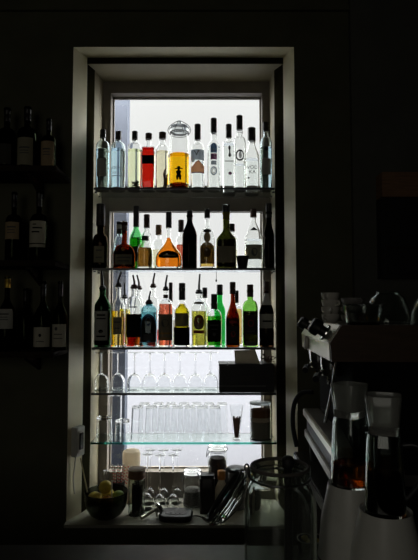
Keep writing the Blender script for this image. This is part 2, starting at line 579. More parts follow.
# ------------------------------------------------------------------ bottles
class Bottle:
    def __init__(s, name, label, px, Y, zb, yb, ys, yn, yt, w, n, style='round', e=2, flat=1.0, glassm='glass_clear',
                 liquid=None, cap=None, pour=None, labels=(), marks=(), text=(), cat='bottle', group=None, lip=True, solid=False):
        s.Y, s.zb = Y, zb
        zm = zpx((ys + yb) / 2, Y)
        k = ppm(Y, zm)
        s.k = k
        X = xpx(px, Y, zm)
        s.o = thing(name, label, cat, (X, Y, zb), group=group)
        w, n = w * k, n * k
        H = lambda y: zpx(y, Y) - zb
        zs, zn, zt = H(ys), H(yn), H(yt)
        pts = [(0, w * .90), (.002, w * .97), (.005, w)]
        for j in range(1, 4):
            pts.append((.005 + (zs - .005) * j / 3, w))
        N = 9
        for j in range(1, N + 1):
            t = j / N
            if style == 'round':
                h = n + (w - n) * math.sqrt(max(0, 1 - t * t))
            elif style == 'slope':
                h = n + (w - n) * (.5 + .5 * math.cos(PI * t))
            elif style == 'cone':
                h = w + (n - w) * t
            else:
                h = n + (w - n) * (1 - t) ** 1.8
            pts.append((zs + (zn - zs) * t, max(h, n)))
        pts.append((zn + (zt - zn) * .5, n))
        if lip:
            pts += [(zt - .012, n), (zt - .0115, n * 1.18), (zt - .001, n * 1.18), (zt, n * 1.1)]
        else:
            pts += [(zt - .001, n), (zt, n * .96)]
        s.zs, s.zn, s.w, s.n, s.e, s.flat, s.pts = zs, zn, w, n, e, flat, pts

        def ring(z, r, off):
            b = 0 if z <= zs else min(1, (z - zs) / max(1e-6, zn - zs))
            ee = e + (2 - e) * b
            fl = flat + (1 - flat) * b
            return (z, max(r - off, .0012), max(r * fl - off, .0012), ee)
        s.ring = ring
        outer = [ring(z, r, 0) for z, r in pts]
        if solid:
            obj('glass_body', loft(outer), M[glassm], s.o)
        else:
            th = min(.003, n * .35)
            inner = [ring(max(z, .009), r * (.9 if z < .006 else 1), th) for z, r in pts if z > .003]
            obj('glass_body', loft(outer + inner[::-1]), M[glassm], s.o)
            if liquid:
                zl = H(liquid[0])
                q = []
                for z, r in pts:
                    if z > .003 and z < zl:
                        q.append(ring(max(z, .0095), r * (.9 if z < .006 else 1), th + .0004))
                rl = s.rad(zl)
                q.append(ring(zl, rl, th + .0004))
                obj('liquid', loft(q), M[liquid[1]], s.o)
        if cap:
            ct, cb, cw, cm = cap
            z0, z1, r = H(cb), H(ct), cw * k
            r = max(r, s.rad(min(z0 + .001, zt)) * 1.03 if z0 < zt else 0)
            bm = loft([(z0, r * .97), (z0 + .001, r), (z0 + (z1 - z0) * .45, r * 1.0), (z0 + (z1 - z0) * .46, r * .97), (z0 + (z1 - z0) * .5, r * .97),
                       (z0 + (z1 - z0) * .51, r), (z1 - .002, r), (z1, r * .85)], 24)
            obj('cap', bm, M[cm], s.o)
        if pour:
            dx, ytip, m = pour
            zt0 = zt
            bm = loft([(zt0 - .004, n * 1.0), (zt0, n * 1.3), (zt0 + .006, n * 1.35), (zt0 + .008, n * 1.1), (zt0 + .016, n * .95), (zt0 + .018, n * .6)], 20)
            ztip = H(ytip)
            path = smooth_path([(0, 0, zt0 + .01), (0, 0, zt0 + .01 + (ztip - zt0) * .3), (dx * k * .35, 0, zt0 + (ztip - zt0) * .65), (dx * k, 0, ztip)])
            tube(path, [.0062 - .0022 * i / len(path) for i in range(len(path))], 8, bm)
            obj('pourer', bm, M[m], s.o)
        s.lab = []
        for L in labels:
            y0, y1, ang, mat = L
            s.lab.append(obj('label', s.patch(H(y1), H(y0), -ang, ang, .0007), M[mat], s.o))
        par = s.lab[0] if s.lab else s.o
        for i, mk in enumerate(marks):
            kind, yc, hy, ac, ha, mat = mk
            bm = bmesh.new()
            z0, z1 = H(yc + hy), H(yc - hy)
            if kind == 'r':
                s.patch(z0, z1, ac - ha, ac + ha, .0012 + .0002 * i, bm)
            else:
                s.ell((z0 + z1) / 2, (z1 - z0) / 2, ac, ha, .0012 + .0002 * i, bm, kind)
            obj('print', bm, M[mat], par)
        for tx, yc, hpx, mat in text:
            s.words(tx, H(yc), hpx * k, mat, par)

    def rad(s, z):
        p = s.pts
        for (z0, r0), (z1, r1) in zip(p, p[1:]):
            if z0 <= z <= z1:
                return r0 + (r1 - r0) * ((z - z0) / (z1 - z0) if z1 > z0 else 0)
        return p[-1][1]

    def surf(s, z, deg, off):
        r = s.ring(z, s.rad(z), 0)
        a = -PI / 2 + math.radians(deg)
        k = sq(a, r[3])
        x, y = r[1] * k * math.cos(a), r[2] * k * math.sin(a)
        l = math.hypot(x, y)
        return Vector((x * (1 + off / l), y * (1 + off / l), z))

    def patch(s, z0, z1, a0, a1, off, bm=None):
        bm = bm or bmesh.new()
        n = max(2, int(abs(a1 - a0) / 9))
        m = max(1, int((z1 - z0) / .008))
        G = [[bm.verts.new(s.surf(z0 + (z1 - z0) * j / m, a0 + (a1 - a0) * i / n, off)) for i in range(n + 1)] for j in range(m + 1)]
        for j in range(m):
            for i in range(n):
                bm.faces.new((G[j][i], G[j][i + 1], G[j + 1][i + 1], G[j + 1][i]))
        return bm

    def ell(s, zc, hz, ac, ha, off, bm, kind='e'):
        n = 24
        if kind == 'o':      # open oval ring
            A = [bm.verts.new(s.surf(zc + hz * math.sin(2 * PI * i / n), ac + ha * math.cos(2 * PI * i / n), off)) for i in range(n)]
            B = [bm.verts.new(s.surf(zc + hz * .72 * math.sin(2 * PI * i / n), ac + ha * .72 * math.cos(2 * PI * i / n), off)) for i in range(n)]
            for i in range(n):
                j = (i + 1) % n
                bm.faces.new((A[i], A[j], B[j], B[i]))
            return
        if kind == 'a':      # arch: square foot, round head
            P = [(-1, -1), (1, -1)] + [(math.cos(t * PI / 10), .25 + .75 * math.sin(t * PI / 10)) for t in range(11)]
        elif kind == 't':    # triangle
            P = [(-1, -1), (1, -1), (0, 1)]
        elif kind == 'v':
            P = [(-1, 1), (-.65, 1), (0, -.4), (.65, 1), (1, 1), (0, -1)]
        elif kind == 'h':    # a hill ridge
            P = [(-1, -1), (1, -1), (1, .1), (.55, .45), (.1, 1), (-.3, .7), (-.6, .2), (-1, 0)]
        elif kind == 'l':    # a leaf lying on its side
            P = [(math.cos(2 * PI * i / n), math.sin(2 * PI * i / n) * (.55 + .45 * abs(math.cos(PI * i / n - PI / 4)))) for i in range(n)]
        elif kind == 'p':    # small standing figure with a broad hat
            P = [(-.35, -1), (.35, -1), (.45, -.1), (.25, .35), (.25, .55), (1, .6), (.9, .72), (.35, .8), (.25, 1), (-.25, 1),
                 (-.35, .8), (-.9, .72), (-1, .6), (-.25, .55), (-.25, .35), (-.45, -.1)]
        else:
            P = [(math.cos(2 * PI * i / n), math.sin(2 * PI * i / n)) for i in range(n)]
        bm.faces.new([bm.verts.new(s.surf(zc + hz * v, ac + ha * u, off)) for u, v in P])

    def words(s, tx, zc, h, mat, par):
        cu = bpy.data.curves.new('lettering', 'FONT')
        cu.body = tx
        cu.size = h * 1.4
        cu.align_x = 'CENTER'
        to = bpy.data.objects.new('lettering', cu)
        COL.objects.link(to)
        dg = bpy.context.evaluated_depsgraph_get()
        me = bpy.data.meshes.new_from_object(to.evaluated_get(dg))
        bpy.data.objects.remove(to)
        bm = bmesh.new()
        bm.from_mesh(me)
        bpy.data.meshes.remove(me)
        r = s.w
        for v in bm.verts:
            v.co = s.surf(zc + v.co.y - h * .5, math.degrees(v.co.x / r), .0016)
        obj('lettering', bm, M[mat], par)


YFR, YBK = 2.606, 2.697
G1 = 'bottles on the top glass shelf'
G2 = 'bottles on the second glass shelf'
G3 = 'bottles on the third glass shelf'


def B1(label, px, Y=YFR, **k):
    return Bottle('spirit_bottle', label, px, Y, SH[0], 187, group=G1, **k)


def B2(label, px, Y=YFR, **k):
    return Bottle('liqueur_bottle', label, px, Y, SH[1], 268, group=G2, **k)


def B3(label, px, Y=YFR, **k):
    return Bottle('bar_bottle', label, px, Y, SH[2], 347, group=G3, **k)


# --- top shelf
B1('clear glass bottle in the shaded corner beside the window frame, first on the top shelf', 102.6, ys=148, yn=141, yt=135, w=7, n=2.6,
   glassm='glass_cool', liquid=(150, 'lq_cool'), cap=(130, 138, 3, 'black_cap'), labels=[(160, 178, 40, 'paper_grey')])
B1('clear bottle with black stopper and small grey lettering low on its front', 118.1, ys=149, yn=142, yt=138, w=7.4, n=2.4,
   glassm='glass_cool', liquid=(150, 'lq_cool'), cap=(131.5, 140, 2.9, 'black_cap'),
   marks=[('r', 177.5, .35, 0, 48, 'ink_grey')], text=[('VODKA', 169.5, 2.8, 'paper_dark'), ('VODKA', 174.5, 2.0, 'paper_dark')])
b = B1('bottle of pale lime-green liquid with black stopper and green leaves at bottom', 134.6, ys=149, yn=143, yt=138, w=7.2, n=2.4,
       liquid=(150.5, 'lq_lime'), cap=(131.5, 140, 2.9, 'black_cap'))
bm = bmesh.new()
for i in range(7):
    a, z = random.uniform(0, 6.28), .012 + .005 * i
    c = Vector((.008 * math.cos(a) + .006, .008 * math.sin(a), z))
    P = [c + Vector((.016 * math.cos(a + t) * (1 if t % 3.14 else .4), .012 * math.sin(a + t), .006 * math.sin(t * 2))) for t in (0, .8, 1.57, 2.4, 3.14, 3.9, 4.7, 5.5)]
    bm.faces.new([bm.verts.new(p) for p in P])
obj('herb_leaves', bm, M['herb'], b.o)
B1('square bottle of bright red liquid crossed by a black band', 148.6, ys=148.5, yn=147.2, yt=138, w=6.5, n=2.8, e=7,
   liquid=(149, 'lq_red'), cap=(133.5, 139.5, 3.3, 'brown_cap'), labels=[(157, 165.5, 46, 'paper_black')])
b = B1('bottle of pale yellow spirit with dark chili pods inside', 162.4, ys=152, yn=145, yt=138, w=6.6, n=3,
       liquid=(152, 'lq_pale'), cap=(132.5, 139, 3.5, 'brown_cap'))
for dx, h in ((.006, .11), (.017, .085), (.012, .06)):
    obj('chili_pod', tube(smooth_path([(dx, -.006, .012), (dx + .004, -.004, h * .4), (dx + .001, 0, h * .75), (dx + .006, .003, h)]),
                          [.0015 + .0034 * math.sin(PI * min(1, i / 18 * .9 + .1)) for i in range(19)], 8), M['chili'], b.o)

# big clip-top jar of amber liquor
Y = 2.612
k = ppm(Y, SH[0] + .15)
t = thing('clip_top_jar', 'tall clip-top jar half full of amber liquor on the top shelf', 'jar', (xpx(179.3, Y, SH[0] + .15), Y, SH[0]))
H = lambda y: zpx(y, Y) - SH[0]
R = 10.2 * k
out = [(0, R * .9), (.004, R), (H(142), R), (H(138), R * .95), (H(135.5), R * .84), (H(133), R * .84)]
inn = [(H(133), R * .84 - .003), (H(135.5), R * .84 - .003), (H(138), R * .95 - .003), (H(142), R - .003), (.01, R - .003), (.008, R * .85)]
obj('jar_body', loft(out + inn), M['glass_clear'], t)
obj('liquid', loft([(.0085, R * .84), (.0105, R - .0035), (H(155), R - .0035)]), M['lq_amber'], t)
bm = bmesh.new()


def fig(r, zc, hz, hx):
    P = [(-.5, -1), (-.1, -1), (0, -.55), (.15, -1), (.55, -1), (.62, -.45), (.40, -.1), (.62, .12), (.5, .32), (.25, .36), (.28, .56), (1, .6), (.85, .70), (.38, .76), (.3, .97), (-.25, 1), (-.36, .76), (-.9, .66), (-1, .56), (-.28, .56), (-.25, .36), (-.55, .30), (-.66, .05), (-.42, -.15), (-.62, -.5)]
    b = bmesh.new()
    vs = []
    for u, v in P:
        a = -PI / 2 + u * hx / r
        vs.append(b.verts.new((r * math.cos(a), r * math.sin(a), zc + v * hz)))
    b.faces.new(vs)
    return b


obj('emblem', fig(R + .0008, H(175.5), 6.8 * k, 4.4 * k), M['ink_black'], t)
obj('sediment', loft([(.0110, R * .80), (.014, R * .90), (.030, R * .86), (.034, R * .5)], 24), M['lq_whisky'], t)
lid = obj('lid', loft([(H(133) + .001, R * .80), (H(132.5), R * .93), (H(128), R * .95), (H(126.5), R * .85), (H(126), R * .3), (H(123), R * .22), (H(121.5), R * .2)]), M['glass_frosted'], t)
obj('gasket', tube(ring_pts(R * .9, H(132.8)), .0022, 8, closed=True), M['rubber_seal'], lid)
bm = tube(ring_pts(R * .88, H(134.5)), .0016, 8, closed=True)
tube(ring_pts(R * .97, H(129.5)), .0018, 8, bm, closed=True)
for sx in (-1, 1):
    tube(smooth_path([(sx * R * .88, 0, H(135)), (sx * R * 1.12, -.004, H(131)), (sx * R * .9, -.004, H(126)), (sx * R * .3, -.004, H(122)), (0, -.004, H(121))]), .0016, 8, bm)
tube(smooth_path([(-R * .5, -R * .8, H(136)), (-R * .3, -R * .95, H(130)), (0, -R * .9, H(124)), (R * .3, -R * .95, H(130)), (R * .5, -R * .8, H(136))]), .0016, 8, bm)
obj('wire_clip', bm, M['wire'], t)

B1('clear bottle printed with an orange hill and a black V emblem', 197.6, ys=150.5, yn=143.5, yt=139, w=7.1, n=2.6,
   liquid=(152, 'lq_clear'), cap=(124.5, 140, 2.8, 'black_cap'),
   marks=[('r', 156.5, 5.2, 0, 62, 'glow_blue'), ('h', 168, 6, 4, 60, 'glow_orange'), ('v', 155, 2.6, -8, 22, 'ink_black'), ('r', 174.2, .5, 0, 55, 'glow_purple'),
          ('e', 162, 2, -38, 16, 'glow_white')])
B1('frosty white bottle with a column of blue and red ornaments', 213.7, ys=148, yn=139, yt=133, w=6.6, n=2.8, style='slope',
   glassm='glass_clear', liquid=(147, 'lq_clear'), cap=(118.5, 133, 3.1, 'black_cap'),
   marks=[('a', 149.5, 5, 0, 28, 'glow_blue_deep'), ('e', 152, 1.5, 0, 12, 'glow_white'), ('r', 158.3, 3, 0, 27, 'glow_purple'), ('e', 158, 1.4, 8, 9, 'glow_white'),
          ('r', 164.5, 2, 0, 22, 'glow_blue'), ('o', 172.5, 4.3, 0, 27, 'glow_blue_deep'), ('o', 172.5, 2.4, 0, 14, 'ink_grey')])
B1('square clear bottle with dark cap standing behind the tall oval-emblem bottle', 228.8, YBK, ys=144, yn=142, yt=137, w=6.6, n=2.5, e=6,
   liquid=(145, 'lq_clear'), cap=(124.5, 138, 2.8, 'black_cap'),
   marks=[('e', 150, 2.5, 4, 9, 'ink_grey'), ('r', 155, 3, 6, 5, 'ink_grey'), ('e', 157, 2, 6, 11, 'ink_grey'), ('e', 175, 1.6, 8, 14, 'glow_purple'), ('r', 163, .4, 0, 30, 'ink_grey')])
B1('tallest slim clear bottle with a black oval emblem and long black cap', 239.6, ys=144, yn=137, yt=131, w=6.3, n=2.9,
   liquid=(165, 'lq_clear'), cap=(115.8, 130, 3.2, 'black_cap'),
   marks=[('o', 157, 5.6, 0, 40, 'ink_black'), ('e', 156.5, 3.6, 4, 14, 'glow_white')])
B1('tapering clear bottle with bold black letters and black cap', 251.8, YBK, ys=158, yn=143, yt=140, w=7.4, n=3.3, style='slope',
   liquid=(160, 'lq_clear'), cap=(128, 141, 3.6, 'black_cap'), text=[('VOD', 169, 3.6, 'ink_black'), ('KA', 173.5, 3.6, 'ink_black')],
   marks=[('e', 179.5, .9, -30, 8, 'ink_black')])
B1('dim grey bottle against the jamb at the end of the top shelf', 266, ys=146, yn=137, yt=130, w=6.2, n=2.6,
   glassm='glass_cool', liquid=(148, 'lq_cool'), cap=(122.5, 131, 2.8, 'black_cap'), labels=[(160, 176, 45, 'paper_grey')],
   marks=[('e', 150.5, 2, 0, 18, 'ink_black')])

# --- second shelf
B2('dark brown bottle with a pale upright label in the shaded corner of the second shelf', 100.3, ys=243, yn=234, yt=224, w=7.4, n=3.6, e=3,
   glassm='glass_smoke', liquid=(243, 'lq_dark'), cap=(204, 226, 3.9, 'black_cap'), labels=[(247, 263, 38, 'paper_olive')], marks=[('r', 251, .6, 0, 20, 'ink_grey'), ('r', 258, .5, 0, 22, 'ink_grey')])
B2('clear bottle with black and white neck band behind the squat dark liqueur', 119.3, YBK, ys=246, yn=236, yt=224, w=6.3, n=2.7,
   glassm='glass_cool', liquid=(248, 'lq_cool'), cap=(222, 234, 2.9, 'black_cap'),
   marks=[('r', 227, 2, 0, 60, 'ink_white')])
B2('squat round dark liqueur bottle with amber neck and wide label', 124.2, 2.612, ys=256, yn=244, yt=223, w=11, n=2.6, style='round', flat=.62,
   glassm='glass_brown', liquid=(250, 'lq_dark'), cap=(221.5, 231, 2.9, 'brown_cap'), labels=[(255, 265, 50, 'paper_olive')],
   marks=[('r', 258, .5, 0, 36, 'ink_grey'), ('r', 261.5, .5, 0, 30, 'ink_grey'), ('e', 250, 1.8, 0, 9, 'ink_gold')])
B2('green glass bottle with tall black neck foil, mint-bright at its shoulder', 136, 2.704, ys=240, yn=226, yt=212, w=6.7, n=2.4, style='slope',
   glassm='glass_mint', liquid=(238, 'lq_green'), cap=(206, 227, 3, 'black_cap'), labels=[(247, 262, 60, 'paper_dark')])
B2('slender clear bottle with brown cap between green bottle and cork-stoppered bottle', 146.6, 2.672, ys=240, yn=232, yt=218, w=4.9, n=2.6,
   liquid=(250, 'lq_pale'), cap=(214.5, 228, 3, 'brown_cap'))
B2('squat decanter of brown spirit with flat black stopper', 145, 2.604, ys=252, yn=243, yt=241, w=7.7, n=2.4, flat=.78, style='round',
   liquid=(248, 'lq_brown'), cap=(236, 240.5, 3.7, 'black_cap'), lip=False)
B2('pale bottle stoppered with a cork, behind the orange cognac flask', 158.5, 2.704, ys=247, yn=239, yt=229, w=6.4, n=2.7,
   liquid=(250, 'lq_pale'), cap=(225, 235, 3, 'cork'))
B2('wide flask of glowing orange cognac with dark leaf-shaped label', 168.6, 2.612, ys=259, yn=237, yt=226, w=13.4, n=2.4, style='slope', flat=.5,
   liquid=(238, 'lq_cognac'), cap=(212, 228, 3, 'black_cap'),
   marks=[('l', 256, 4.6, 3, 50, 'ink_black'), ('r', 256, .5, 6, 28, 'ink_gold')])
B2('clear bottle of reddish spirit with brown cap just behind the dark brown bottle', 181, YBK, ys=243, yn=236, yt=222, w=5.6, n=2.4,
   liquid=(245, 'lq_pink'), cap=(220, 232, 2.9, 'brown_cap'))
B2('opaque dark brown bottle with sloping shoulders and no label', 189.6, ys=236, yn=220, yt=215, w=7.3, n=2.7, style='slope',
   glassm='glass_black', liquid=(236, 'lq_dark'), cap=(210.5, 220, 2.9, 'black_cap'))
b = B2('clear round-shouldered bottle with a brown figure-shaped label and pourer collar', 207.2, ys=241, yn=228, yt=219, w=7.6, n=2.3,
       liquid=(246, 'lq_gold'), cap=(209, 218, 2.9, 'black_cap'),
       marks=[('a', 253.5, 10.5, 0, 62, 'glow_tan'), ('e', 238, 5.5, 0, 26, 'glow_tan'), ('e', 231.5, 2, 0, 40, 'paper_dark'), ('e', 253, 5, 0, 26, 'paper_brown')])
B2('dark square-bodied bottle with a yellow band on its long neck', 226.3, ys=241, yn=229, yt=212, w=9.8, n=3.2, style='slope', e=3.2, flat=.75,
   glassm='glass_olive_dark', liquid=(240, 'lq_dark'), cap=(204.5, 213, 3.7, 'black_cap'), labels=[(247, 263, 48, 'paper_olive')],
   marks=[('r', 216, 4.2, 0, 85, 'glow_yellow')])
B2('small clear bottle with dark cap half hidden behind the square dark bottle', 231.6, 2.7, ys=240, yn=236, yt=230, w=6, n=2.6,
   liquid=(250, 'lq_pale'), cap=(224, 231.5, 3.3, 'black_cap'))
b = B2('wide clear bottle with black triangle and broad dark label at end of second shelf', 253.6, 2.682, ys=238, yn=222, yt=214, w=9.6, n=2.4, style='cone',
       liquid=(240, 'lq_clear'), cap=(209, 217.5, 3.2, 'brown_cap'), labels=[(245.5, 260, 55, 'paper_olive')],
       marks=[('t', 229.5, 1.7, 0, 40, 'ink_black'), ('e', 253, 4, 0, 18, 'ink_grey')])
B2('tall near-black bottle against the jamb at the end of the second shelf', 269, 2.6, ys=236, yn=222, yt=212, w=5.2, n=2.8, style='slope',
   glassm='glass_black', liquid=(236, 'lq_dark'), cap=(203.5, 218, 3, 'black_cap'))
# the dark shot cup
Y = 2.585
t = thing('shot_cup', 'small black tapered cup in front of the second-shelf bottles', 'cup', (xpx(242.6, Y, SH[1]), Y, SH[1]))
k = ppm(Y, SH[1])
obj('cup_body', loft([(0, 4.2 * k), (.002, 4.6 * k), (12.3 * k, 6.2 * k), (12.3 * k, 5.7 * k), (.006, 4.1 * k), (.0055, 2 * k)]), M['black_plastic'], t)
obj('rim_band', loft([(11.6 * k, 6.3 * k), (12.5 * k, 6.4 * k), (12.5 * k, 5.6 * k), (11.6 * k, 5.7 * k)], close=True), M['black_rubber'], t)

# --- third shelf
B3('green bottle with grey pourer and tall pale label in the shaded corner', 102.3, ys=307, yn=294, yt=289, w=8, n=2.7, style='slope',
   glassm='glass_bottle_green', liquid=(306, 'lq_dark'), pour=(-1.5, 271, 'black_plastic'), labels=[(311, 340, 50, 'paper_grey')],
   marks=[('r', 315, .8, 0, 30, 'ink_black'), ('r', 318.5, .6, 0, 34, 'ink_black'), ('e', 331, 1.8, 0, 16, 'ink_black'), ('r', 336, .8, 0, 32, 'ink_black')])
B3('clear bottle of golden spirit with pourer, half full', 118.2, ys=307, yn=295, yt=286.5, w=6.9, n=2.5, style='slope',
   liquid=(311, 'lq_gold'), pour=(2.5, 272, 'black_plastic'), labels=[(317, 334, 38, 'paper_olive')], marks=[('r', 322, .6, 0, 25, 'ink_grey'), ('r', 328, .6, 0, 22, 'ink_grey')])
B3('bottle of yellow spirit with pourer, squeezed behind the golden one', 124.5, 2.7, ys=311, yn=303, yt=298, w=5.3, n=2.2,
   liquid=(309, 'lq_yellow'), pour=(-.3, 283, 'black_plastic'))
B3('clear-necked bottle with black label and dark red base, brown pourer', 134, ys=307, yn=296, yt=288, w=7.5, n=3, style='round',
   liquid=(314, 'lq_cognac_dark'), pour=(-1.5, 275, 'brown_cap'), labels=[(314, 337, 80, 'paper_black')], marks=[('r', 307, .5, 0, 30, 'ink_grey')])
B3('clear bottle with brown pourer standing behind the black-label bottle', 138.6, 2.7, ys=309, yn=297, yt=289, w=5.8, n=2.5,
   liquid=(318, 'lq_red'), pour=(-2, 275, 'brown_cap'))
B3('pale blue square bottle with arched dark label and pourer', 149, ys=312, yn=305, yt=303.5, w=8, n=2.9, style='round', e=4, flat=.8,
   glassm='glass_blue', liquid=(312, 'lq_blue'), pour=(1.4, 291, 'black_plastic'),
   labels=[], marks=[('a', 328, 14, 0, 52, 'glow_blue_deep'), ('a', 328.5, 12.5, 0, 45, 'paper_dark'), ('o', 321, 4.5, 0, 18, 'glow_blue_deep'), ('r', 337, 3, 0, 30, 'ink_grey')])
B3('clear bottle with red-brown pourer standing behind the pale blue bottle', 153, 2.7, ys=308, yn=296, yt=287, w=6.3, n=2.4,
   liquid=(330, 'lq_red'), pour=(1.5, 273, 'brown_cap'))
B3('rosy pink spirit bottle with olive label and brown neck bands', 165.6, ys=306, yn=299, yt=290, w=7.3, n=2.3, style='round',
   liquid=(304, 'lq_pink'), pour=(1.4, 275, 'black_plastic'), labels=[(314, 340, 70, 'paper_olive')],
   marks=[('r', 296.5, 1.8, 0, 85, 'brown_cap'), ('e', 323, 4, 0, 30, 'ink_grey'), ('r', 333, .9, 0, 55, 'ink_gold'), ('r', 338, .7, 0, 40, 'ink_gold')])
B3('slim clear bottle with dark cap behind the rosy pink bottle', 170.6, 2.7, ys=310, yn=303, yt=288, w=5.5, n=1.7, style='slope',
   liquid=(320, 'lq_pale'), cap=(282.5, 302, 2, 'brown_cap'))
B3('yellow glass bottle with long black cap and wide black label', 182, ys=312, yn=302, yt=288, w=7.6, n=3, style='slope',
   glassm='glass_clear', liquid=(304, 'lq_yellow'), cap=(283, 300, 3.3, 'black_cap'), labels=[(327, 345, 85, 'paper_black'), (313, 326.6, 62, 'paper_olive')])
B3('clear bottle of olive-green spirit with round red emblem and pourer', 199, ys=309, yn=299, yt=293, w=7.6, n=2.8, style='round',
   liquid=(311, 'lq_olive'), pour=(.8, 274, 'black_plastic'), labels=[],
   marks=[('e', 303, 1.2, 0, 50, 'paper_brown'), ('e', 322, 7.5, 0, 42, 'glow_tan'), ('o', 320, 4, 0, 24, 'ink_red'), ('r', 331.5, 1.5, 0, 40, 'ink_red')])
B3('clear bottle with dark cap just behind the olive-green bottle', 204.8, 2.7, ys=312, yn=303, yt=292, w=5.6, n=2.2,
   liquid=(330, 'lq_pale'), cap=(287.5, 298, 2.5, 'black_cap'))
B3('short square whiskey bottle with large black label and black cap', 214.2, ys=318, yn=309, yt=303, w=7.5, n=3, style='round', e=5,
   liquid=(316, 'lq_green'), cap=(294, 309, 3.2, 'black_cap'), labels=[(320, 341.5, 44, 'paper_black')],
   marks=[('r', 325, .7, 0, 30, 'ink_grey'), ('r', 329, .4, 0, 24, 'ink_grey'), ('e', 334, 1.8, 0, 12, 'ink_grey')])
B3('bright emerald green bottle with dark cap behind the black-label whiskey', 219.8, 2.7, ys=311, yn=301, yt=292, w=5.6, n=2.7, style='slope',
   glassm='glass_bright_green', cap=(284.5, 295, 3.1, 'black_cap'))
B3('dark red-brown pointed bottle with tall black cap', 232.8, ys=321, yn=299, yt=290, w=6.9, n=2, style='slope',
   glassm='glass_brown', liquid=(318, 'lq_dark'), cap=(282, 294, 3, 'brown_cap'), labels=[(326, 343, 50, 'paper_dark')], marks=[('r', 322, 1, 0, 30, 'ink_red'), ('e', 334, 3, 0, 20, 'ink_red')])
B3('bottle of yellow liqueur with small dark cap behind the pointed bottle', 236.6, 2.7, ys=313, yn=305, yt=296, w=6, n=2,
   liquid=(309, 'lq_gold'), cap=(290.5, 303, 2.2, 'black_cap'))
B3('green whiskey bottle with dark label and clear green shoulders', 250.3, ys=309, yn=300, yt=290, w=7.7, n=2.9, style='round',
   glassm='glass_lime', liquid=(311, 'lq_dark'), cap=(284.5, 297, 3.2, 'brown_cap'), labels=[(315, 334, 62, 'paper_dark')],
   marks=[('o', 323, 3.5, 0, 22, 'ink_red'), ('r', 331, .6, 0, 30, 'ink_grey'), ('r', 343, 2.4, 0, 40, 'ink_grey')])
B3('dark bottle with whitish neck and pale label at the end of the third shelf', 266.6, 2.6, ys=314, yn=293, yt=288, w=7.3, n=2.2, style='slope',
   glassm='glass_smoke', liquid=(306, 'lq_dark'), cap=(281.5, 291, 2.7, 'brown_cap'), labels=[(314, 328, 70, 'paper_grey'), (293.5, 305, 78, 'paper_white')],
   marks=[('r', 321, .8, 0, 38, 'ink_black')])
# little cord with bead hanging under the second shelf
Y = 2.64
bm = tube([(0, 0, -.0085), (.0005, 0, -.03), (0, 0, -.05)], .0012, 6)
bmesh.ops.create_uvsphere(bm, u_segments=10, v_segments=8, radius=.0045, matrix=Matrix.Translation((-.0005, 0, -.057)) @ Matrix.Scale(1.6, 4, (0, 0, 1)))
tag(obj('hanging_cord', bm, M['black_rubber'], loc=(xpx(216.3, Y, SH[1]), Y, SH[1])), 'short black cord with a bead hanging under the second shelf', 'cord')

# ------------------------------------------------------------------ stem glasses and box on the fourth shelf
k = ppm(2.64, SH[3])


def stem_glass(label, loc, group, br, bh, h, fr):
    t = thing('stem_glass', label, 'glass', loc, group=group)
    o, i = [], []
    for z, r in ((0, .93), (.12, .97), (.35, 1), (.6, .95), (.8, .72), (.93, .4), (1, .14)):
        o.append((z * bh, r * br))
        if z < .95:
            i.append((z * bh * .98, r * br - .0012))
    i.append((bh * .94, .002))
    obj('bowl', loft(o + i[::-1], close=False), M['glass_thin'], t)
    obj('stem', loft([(bh - .001, br * .16), (bh + .006, .0042), (bh + (h - bh) * .5, .0034), (h - .008, .0042), (h - .003, .008)], 16), M['glass_thin'], t)
    obj('foot', loft([(h - .0035, .008), (h - .002, fr * .6), (h - .0015, fr), (h, fr), (h, fr * .5)], 32), M['glass_thin'], t)
    return t


hgt = zpx(352.3, 2.64) - SH[3]
first = None
pos = ['in the shaded corner at the jamb', 'in front of the blue-grey outer wall', 'third from the jamb', 'fourth from the jamb', 'fifth from the jamb',
       'sixth from the jamb', 'second from the black box', 'right beside the black box']
for i, px in enumerate((101.3, 117.3, 134.2, 149.5, 164.3, 179.5, 195.4, 210.6)):
    lab = 'upturned stemmed wine glass on fourth shelf, ' + pos[i]
    loc = (xpx(px, 2.64, SH[3]), 2.64 + (.012 if i % 2 else 0), SH[3])
    if not first:
        first = stem_glass(lab, loc, 'upturned stem glasses on the fourth shelf', 7.6 * k, hgt * .45, hgt, 7.4 * k)
    else:
        dup(first, loc, label=lab)

Y0 = 2.565
k = ppm(Y0, SH[3])
x0, x1 = xpx(219.3, Y0, SH[3]), xpx(274, Y0, SH[3])
t = thing('storage_box', 'long black box on the shelf beside the upturned wine glasses', 'box', ((x0 + x1) / 2, Y0, SH[3]))
w, h = (x1 - x0) / 2, 26.5 * k
obj('box_body', boxes((-w, w, 0, .155, 0, h), bev=.002), M['black_board'], t)
obj('lid', boxes((-w - .002, -w + .30 * w, -.002, .155, h + .001, h + .009), (-w + .32 * w, w, -.002, .155, h + .001, h + .009), bev=.001), M['black_plastic'], t)
obj('label_plate', boxes((-w * .25, w * .3, -.0012, 0, h * .42, h * .62)), M['dark_tin'], t)
obj('front_strip', boxes((-w, w * .7, -.002, 0, h * .22, h * .27)), M['grey_ceramic'], t)
